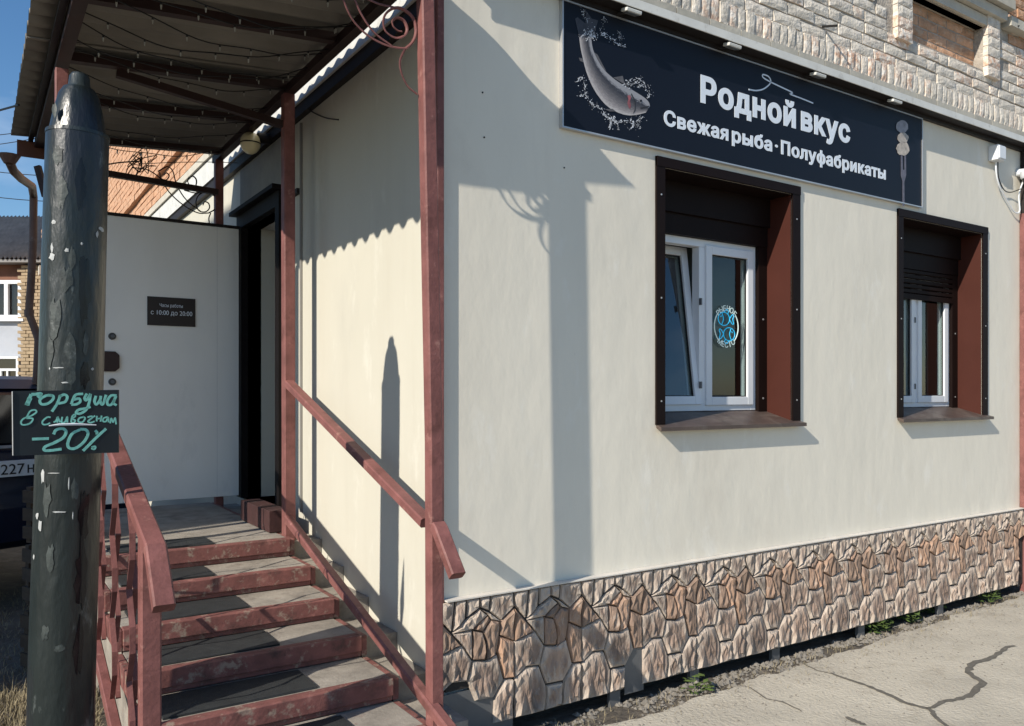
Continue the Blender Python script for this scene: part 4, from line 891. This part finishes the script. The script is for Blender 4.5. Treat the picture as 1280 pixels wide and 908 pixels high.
# ------------------------------------------------------------------ the green-black pole
PT, PB = at(97.5, 168, 2.95), at(77, 880, 2.95)
ax = (PT - PB).normalized(); base = PB + ax * (-(PB.z) / ax.z)
G = thing('steel_pole', 'thick green black painted pole with stepped pencil tip in front of the steps', 'pole', base)
def along(z): return base + ax * (z / ax.z)
prof = []; n = 26; zs = PT.z
for i in range(n + 1):
    z = zs * i / n; prof.append((z, .1115 - .009 * i / n))
m = MB(); pts = [along(z) + Vector((noise.noise(Vector((z * 2, 0, 0))), noise.noise(Vector((z * 2, 4, 0))), 0)) * .002 for z, r in prof]
m.tube(pts, [r for z, r in prof], 40); obj('shaft', m, POLE, G, smooth=True)
ztop = at(102, 112, 2.95).z; zk = at(105, 93, 2.95).z
m = MB().tube([along(zs - .002), along(zs + .002), along(zs + (ztop - zs) * .5), along(zs + (ztop - zs) * .85), along(ztop)], [.100, .0935, .080, .066, .052], 36); obj('cap', m, POLE, G, smooth=True)
m = MB().tube([along(ztop - .004), along(ztop + .012), along(zk - .012), along(zk)], [.050, .036, .0335, .026], 24); obj('tip', m, POLE, G, smooth=True)
m = MB().tube([along(zs - .012), along(zs + .001)], [.1045, .1035], 40); obj('weld_ring', m, POLE, G, smooth=True)
PEEL = M('peeled_grey_paint', (.052, .062, .058), .5, var=.4, scale=18, bump=.4, dirt=[((.13, .14, .135), .8, 25, .58, .66), ((.015, .02, .02), .9, 11, .5, .62)])
POLESHADE = M('pole_shade_paint', (.006, .0065, .009), .22, var=.3, scale=6, bump=.3, bscale=8)  # near-black that paints in the shaded side of the pole
def patch(px, py, wd, ht, seed, name='tape_scrap', mt=None, k=9):
    rs = random.Random(seed); c = at(px, py, 2.95); cc = along(c.z); v = EYE - cc; v.z = 0; v.normalize(); lat = (c - cc).dot(RT); r = .1115 - .009 * c.z / zs + .0022
    a = math.asin(max(-.97, min(.97, lat / r))); m = MB(); rows = []
    base_a = math.atan2(v.y, v.x) + a
    outl = [(wd * .5 * math.cos(t) * rs.uniform(.55, 1.1), ht * .5 * math.sin(t) * rs.uniform(.55, 1.1)) for t in [q_ * 2 * PI / k for q_ in range(k)]]
    P = []
    for u, q in outl:
        t = base_a + u / r; zz = c.z + q; o_ = along(zz); P.append(o_ + Vector((math.cos(t), math.sin(t), 0)) * r)
    cp = along(c.z) + Vector((math.cos(base_a), math.sin(base_a), 0)) * (r + .001)
    m.raw(P + [cp], [(q_, (q_ + 1) % k, k) for q_ in range(k)]); obj(name, m, mt or TAPE, G)
for q, (px, py, a, b) in enumerate(((71, 285, .018, .02), (69, 327, .03, .03), (69, 316, .012, .04), (85, 319, .016, .018), (123, 288, .035, .018), (118, 296, .012, .028), (101, 310, .010, .012), (66, 462, .008, .01), (76, 461, .05, .006), (82, 479, .03, .008), (112, 462, .016, .012), (58, 592, .018, .06), (70, 588, .05, .004), (52, 640, .02, .03), (55, 652, .022, .05), (75, 635, .045, .008), (90, 640, .006, .03), (48, 690, .014, .02), (86, 600, .006, .05))): patch(px, py, a, b, q)
for q, (px, py, a, b) in enumerate(((72, 400, .05, .16), (88, 450, .055, .20), (66, 440, .03, .12), (84, 355, .05, .10), (80, 250, .04, .12), (76, 205, .05, .07), (62, 620, .035, .14), (66, 690, .03, .12), (92, 610, .03, .09), (60, 780, .03, .07), (75, 800, .05, .03), (95, 520, .03, .05), (90, 330, .025, .09), (105, 430, .02, .10), (72, 150, .03, .06))): patch(px, py, a, b, 50 + q, 'peeled_paint', PEEL, 15)
for q, (px, py, a, b) in enumerate(((99, 720, .05, .30), (96, 800, .04, .22), (102, 640, .05, .22), (104, 360, .05, .30), (100, 240, .04, .22), (104, 470, .04, .10))): patch(px, py, a, b, 80 + q, 'shade_patch', POLESHADE, 17)  # dark band of the pole's shaded side, laid on as patches
# price board tied to the pole
BD = 2.80
def bp(px, py, d=0.): return at(px, py, BD / (1 - (px - 82) * .0006)) - FW * d
bc = at(82, 569, BD + .0)
PBD = thing('price_board', 'small black chalkboard with mint chalk price offer tied to the pole', 'sign', bc)
obj('board', MB().raw([bp(15, 489), bp(148, 487.5), bp(148, 566), bp(16, 570), bp(15, 489, -.006), bp(148, 487.5, -.006), bp(148, 566, -.006), bp(16, 570, -.006)], [(0, 1, 2, 3), (7, 6, 5, 4), (0, 4, 5, 1), (1, 5, 6, 2), (2, 6, 7, 3), (3, 7, 4, 0)]), CHALKB, PBD)
obj('edge_strip', MB().bar(bp(15.6, 489.5, .0012), bp(16.4, 569.5, .0012), .0025, .002, -FW), ALU, PBD)
BN = (bp(148, 500) - bp(15, 500)).cross(UP).normalized()
def chalk(lines, wd, name):
    m = MB()
    for pts in lines:
        P = spline([Vector((x, y, 0)) for x, y in pts], 5); rs = random.Random(len(pts)); m.ribbon([bp(p.x / 8, 480 + p.y / 8) + BN * .0008 for p in P], [wd * BD / F_PX / 8 * rs.uniform(.95, 1.05) for _ in P], BN, .0007)
    obj(name, m, CHALK, PBD)
chalk([[(262, 215), (285, 165), (312, 105)], [(312, 106), (360, 104), (412, 100), (376, 138)]], 30, 'lettering')
chalk([[(268, 213), (300, 140)]], 40, 'lettering')
chalk([[(520, 118), (460, 118), (400, 158), (412, 202), (470, 200), (525, 160), (530, 122), (480, 112)], [(605, 112), (570, 200), (518, 278)], [(590, 130), (640, 108), (672, 130), (650, 180), (582, 196)],
       [(830, 100), (760, 108), (732, 150), (712, 205)], [(730, 160), (790, 148), (800, 180), (760, 205), (712, 207)],
       [(868, 98), (846, 140), (862, 165), (905, 100)], [(905, 100), (888, 200), (858, 262), (800, 298), (760, 288), (790, 258), (850, 248), (905, 230)],
       [(958, 120), (945, 180), (965, 205), (1000, 160), (1008, 120)], [(1000, 160), (1008, 198), (1030, 200), (1060, 110)],
       [(1165, 118), (1110, 118), (1072, 170), (1080, 210), (1120, 200), (1160, 120)], [(1160, 122), (1135, 190), (1165, 215)]], 25, 'lettering')
chalk([[(262, 345), (300, 275), (350, 262), (362, 285), (310, 320), (240, 345), (210, 380), (225, 410), (290, 400), (325, 365), (320, 345), (262, 345)],
       [(505, 335), (470, 335), (425, 375), (430, 405), (470, 405), (500, 390)], [(535, 385), (560, 370), (578, 330), (572, 388)], [(578, 335), (600, 385)],
       [(622, 330), (615, 385), (650, 380), (672, 330), (672, 388)], [(710, 385), (720, 330), (745, 305), (752, 325), (720, 350), (752, 365), (735, 390), (712, 385)],
       [(840, 330), (790, 345), (785, 380), (825, 382), (850, 345), (830, 328)], [(875, 335), (910, 325), (925, 335), (880, 375), (905, 388), (945, 375)], [(925, 335), (950, 320)],
       [(968, 320), (965, 375)], [(968, 350), (1010, 345)], [(1015, 318), (1005, 378)], [(1075, 330), (1035, 345), (1030, 375), (1060, 375), (1080, 335), (1085, 385)], [(1100, 395), (1112, 345), (1130, 385), (1150, 340), (1160, 405)]], 15, 'lettering')
chalk([[(320, 553), (400, 550), (488, 547)], [(535, 505), (560, 462), (625, 448), (660, 480), (630, 540), (540, 590), (450, 630), (445, 665), (520, 665), (615, 652)],
       [(800, 458), (720, 500), (678, 590), (690, 640), (750, 645), (830, 590), (878, 510), (862, 462), (800, 452)], [(1060, 448), (960, 540), (830, 670)], [(950, 465), (970, 490), (955, 495)], [(915, 638), (948, 630), (940, 650), (915, 640)]], 27, 'lettering')
obj('tie_wire', MB().tube([bp(62, 532.5, .004), bp(75, 531, .005), bp(95, 530.5, .005), bp(121, 531.5, .004)], [.002, .0045, .0048, .002], 6), WHITE, PBD)

# ------------------------------------------------------------------ drain pipe at the far corner of the canopy
DPp = [at(12, 203, 5.6), at(17, 214, 5.7), at(27, 224, 6.0), at(40, 233, 6.4), at(42, 246, 6.6), at(41.5, 300, 6.6), at(39, 350, 6.6), at(36, 392, 6.6), at(43, 410, 6.6), at(48, 425, 6.6), at(46, 470, 6.6), at(45, 480, 6.6)]
dpt = thing('drain_pipe', 'rusty brown drain pipe with bent elbows hanging at the far canopy corner', 'pipe', DPp[-1])
obj('pipe', MB().tube(DPp, .030, 10), PIPE, dpt, smooth=True)
obj('funnel', MB().tube([DPp[0] + Vector((0, 0, .05)), DPp[0] + Vector((0, 0, -.01))], [.07, .035], 12), PIPE, dpt)
obj('collar', MB().tube([at(36.2, 388, 6.6), at(36.6, 396, 6.6)], .036, 10), PIPE, dpt)

# ------------------------------------------------------------------ parked car
fd = Vector((-.40, .917, 0)).normalized(); rd = Vector((fd.y, -fd.x, 0)); D0 = 6.1
rc = at(26, 560, D0); rc.z = 0
V = thing('parked_car', 'dark blue car parked beyond the pole, only part of its rear showing', 'car', rc)
def cp_(l, x, z): return rc + fd * l + rd * x + Vector((0, 0, z))
prof = [(.10, .42), (.0, .55), (.0, .80), (.06, .92), (.05, 1.06), (.12, 1.17), (.36, 1.60), (.52, 1.68), (1.2, 1.72), (2.2, 1.66), (2.9, 1.12), (4.1, .98), (4.35, .8), (4.35, .45)]
hw = [.80, .85, .86, .87, .87, .86, .72, .66, .66, .68, .82, .82, .80, .78]
m = MB(); vs = []
for s in (-1, 1):
    for (l, z), h_ in zip(prof, hw): vs.append(cp_(l, s * h_, z))
n = len(prof)
fs = [(k, k + 1, n + k + 1, n + k) for k in range(n - 1)] + [tuple(range(n)), tuple(range(2 * n - 1, n - 1, -1)), (0, n, 2 * n - 1, n - 1)]
m.raw(vs, fs); obj('body', m, CARP, V, bevel=.03, smooth=True)
obj('roof_panel', MB().raw([cp_(l, x, z) for l, z in ((.37, 1.625), (.52, 1.70), (1.2, 1.738), (2.1, 1.685)) for x in (-.64, .64)], [(2 * k, 2 * k + 1, 2 * k + 3, 2 * k + 2) for k in range(3)]), CARROOF, V)
obj('rear_window', MB().raw([cp_(.128 - .018, -.70, 1.215), cp_(.128 - .018, .70, 1.215), cp_(.335 - .018, .62, 1.575), cp_(.335 - .018, -.62, 1.575)], [(0, 1, 2, 3)]), CARG, V)
obj('window_trim', MB().bar(cp_(.09, -.72, 1.19), cp_(.09, .72, 1.19), .02, .022), CHROME, V)
obj('bumper', MB().box((-.82, -.06, .50), (.82, .1, .74)), CARP, V)
o = [x for x in V.children if x.name.startswith('bumper')][0]; me = o.data
for v in me.vertices: 
    q = v.co + ORG[V.name]; v.co = cp_(q.y, q.x, q.z) - ORG[V.name]
pl_ = obj('number_plate', MB().raw([cp_(-.012 - .02, -.27, .975), cp_(-.012 - .02, .27, .975), cp_(-.012 - .02, .27, 1.09), cp_(-.012 - .02, -.27, 1.09), cp_(.02, -.27, .975), cp_(.02, .27, .975), cp_(.02, .27, 1.09), cp_(.02, -.27, 1.09)], [(0, 1, 2, 3), (4, 7, 6, 5), (0, 4, 5, 1), (1, 5, 6, 2), (2, 6, 7, 3), (3, 7, 4, 0)]), PLATEW, V)
obj('lettering', text_mb('227', cp_(-.033, -.155, .993), rd, (0, 0, 1), width=.165, height=.108, th=.002), BLACK, pl_)
obj('lettering', text_mb('н', cp_(-.033, .032, .993), rd, (0, 0, 1), width=.048, height=.115, th=.002), BLACK, pl_)
obj('antenna', MB().tube([cp_(.62, -.06, 1.70), cp_(.60, -.06, 1.74), cp_(.56, -.06, 1.86)], [.02, .008, .004], 8), BLACK, V)
for l, x in ((.85, -.78), (.85, .78), (3.5, -.78), (3.5, .78)):
    wv = MB().tube([cp_(l, x - .1, .33), cp_(l, x - .08, .33), cp_(l, x + .08, .33), cp_(l, x + .1, .33)], [.27, .33, .33, .27], 22); wo = obj('wheel', wv, TYRE, V, smooth=True)
    obj('rim', MB().tube([cp_(l, x - .104, .33), cp_(l, x + .104, .33)], .2, 16), GREYMET, wo)
for x in (-.72, .72): obj('tail_light', MB().box((-.06, -.04, .86), (.06, .02, 1.10)), M('tail_red%d' % int(x > 0), (.25, .01, .01), .2), V)
for o in V.children:
    if o.name.startswith('tail_light'):
        i = 1 if o.name.endswith('001') else -1
        for v in o.data.vertices: q = v.co + ORG[V.name]; v.co = cp_(q.y + .02, q.x + .74 * i, q.z) - ORG[V.name]
# wooden crates by the pole
def crate(px, py, d, wd, hg, rot, label):
    c = at(px, py, d); z0 = max(0, c.z); t = thing('wooden_crate', label, 'crate', (c.x, c.y, z0), 'wooden crates behind the pole'); R = Matrix.Rotation(rot, 3, 'Z')
    def tr(mm): mm.v = [Vector((c.x, c.y, z0)) + R @ v for v in mm.v]; return mm
    for sgn in (-1, 1):
        for ss in (-1, 1): obj('corner_post', tr(MB().box((sgn * wd / 2 - .02, ss * wd / 2 - .02, 0), (sgn * wd / 2 + .02, ss * wd / 2 + .02, hg))), WOOD, t)
        for j in range(3):
            z = hg * (.08 + .32 * j)
            obj('slat', tr(MB().box((-wd / 2 - .02, sgn * wd / 2 + sgn * .021, z), (wd / 2 + .02, sgn * wd / 2 + sgn * .033, z + hg * .22))), WOOD, t); obj('slat', tr(MB().box((sgn * wd / 2 + sgn * .021, -wd / 2 - .034, z), (sgn * wd / 2 + sgn * .033, wd / 2 + .034, z + hg * .22))), WOOD, t)
crate(78, 834, 4.75, .24, .34, .5, 'dark slatted wooden crate on the ground behind the pole, lowest of its stack')
crate(76, 753, 4.75, .23, .34, .35, 'dark slatted wooden crate behind the pole, middle of its stack')
crate(78, 676, 4.75, .22, .32, .55, 'dark slatted wooden crate behind the pole, topmost of its stack')

# ------------------------------------------------------------------ house far behind
hc = at(20, 470, 24); hc.z = 0
Hs = thing('brick_house', 'brown brick house with grey slate roof far behind the parked car', 'house', hc)
def hp_(u, z, d=0.): return hc + RT * u + FW * d + Vector((0, 0, z))
def hbox(u0, u1, z0, z1, d0, d1, mb=None):
    mb = mb or MB(); return mb.raw([hp_(u, z, d) for d in (d0, d1) for z in (z0, z1) for u in (u0, u1)], [(0, 1, 3, 2), (4, 6, 7, 5), (0, 4, 5, 1), (2, 3, 7, 6), (0, 2, 6, 4), (1, 5, 7, 3)])
S24 = 24 / F_PX
def hu(px): return (px - 20) * S24
def hz(py): return 1.6 + (HORIZON - py) * S24
obj('wall', hbox(hu(-200), hu(31), 0, hz(322), .0, 6), HBRICK, Hs)
obj('render_band', hbox(hu(-200), hu(30), 0, hz(398), -.06, -.001), HWHITE, Hs)
m = MB(); rs = random.Random(1); z = 0; r = 0
while z < hz(335):
    u = hu(31.2) - (.1 if r % 2 else 0)
    while u < hu(60): hbox(u, u + .23, z, z + .085, -.20 + rs.uniform(-.02, .02), 5, m); u += .25
    z += .1; r += 1
o = obj('brick_pier', m, HPIER, Hs); o['kind'] = 'stuff'
rf = MB(); n = 150; us = [hu(-205) + (hu(64) - hu(-205)) * k / n for k in range(n + 1)]
vs = []
for d, z in ((-.5, hz(326)), (2.6, hz(326) + 1.85)):
    vs += [hp_(u, z + .055 * math.sin(k * PI / 1.5), d) for k, u in enumerate(us)]
rf.raw(vs, [(k, k + 1, n + 2 + k, n + 1 + k) for k in range(n)]); hbox(hu(-205), hu(62), hz(331), hz(327.5), -.45, 0, rf); rf.raw([hp_(hu(-205), hz(326), 5.8), hp_(hu(62), hz(326), 5.8), hp_(hu(62), hz(326) + 1.85, 2.6), hp_(hu(-205), hz(326) + 1.85, 2.6)], [(0, 1, 2, 3)])
obj('roof', rf, M('far_slate', (.25, .24, .23), .9, var=.25, scale=3), Hs)
def hwin(u0, u1, z0, z1):
    wn = obj('window', hbox(u0, u1, z0, z1, -.02, -.004), GLASSD, Hs); f = .11; fm = MB()
    for a, b, c, d in ((u0, u0 + f, z0, z1), (u1 - f, u1, z0, z1), (u0 + f, u1 - f, z0, z0 + f), (u0 + f, u1 - f, z1 - f, z1), ((u0 + u1) / 2 - f / 2, (u0 + u1) / 2 + f / 2, z0 + f, z1 - f)): hbox(a, b, c, d, -.12, -.03, fm)
    obj('frame', fm, WHITE, wn); obj('sill', hbox(u0 - .1, u1 + .1, z0 - .08, z0 - .002, -.22, -.03), WHITE, wn); obj('lining', hbox(u0, u1, z0, z1, .002, .02), CARG, wn)
hwin(hu(-9), hu(30), hz(399), hz(351))
wn = obj('window', hbox(hu(-40), hu(26), hz(486), hz(447), -.10, -.07), CARG, Hs)
fm = MB()
for a, b, c, d in ((hu(-40), hu(27), hz(449), hz(446)), (hu(24), hu(27), hz(486), hz(449.1)), (hu(-40), hu(24), hz(464), hz(461)), (hu(4), hu(6), hz(486), hz(464.1)), (hu(12), hu(14), hz(486), hz(464.1))): hbox(a, b, c, d, -.16, -.101, fm)
obj('frame', fm, WHITE, wn)
# overhead wires
for k, (ya, yb, lab) in enumerate(((152, 146, 'thick black overhead wire reaching the canopy eave from the left'), (165, 160, 'thin overhead wire just below the thick one'), (180, 170, 'thin slanting overhead wire nearest to the roof of the house'), (207, 220, 'thin overhead wire crossing the sky beside the drain pipe'), (238, 252, 'lowest overhead wire crossing the sky above the slate roof'))):
    D = 5.5 if k == 0 else 20
    a, b = at(-120, ya + (8 if k < 3 else -14), D), at(28 if k == 0 else 60, yb, D)
    if k == 0: b = Vector((XE + .01, 2.6, roofz(XE) + .01)); a = at(-150, 165, 7)
    P = [a.lerp(b, t / 10) - Vector((0, 0, .10 * 4 * (t / 10) * (1 - t / 10) * D / 20)) for t in range(11)]
    tag(obj('overhead_wire', MB().tube(P, .007 if k == 0 else .010, 5), BLACK), lab, 'wire', 'overhead wires')
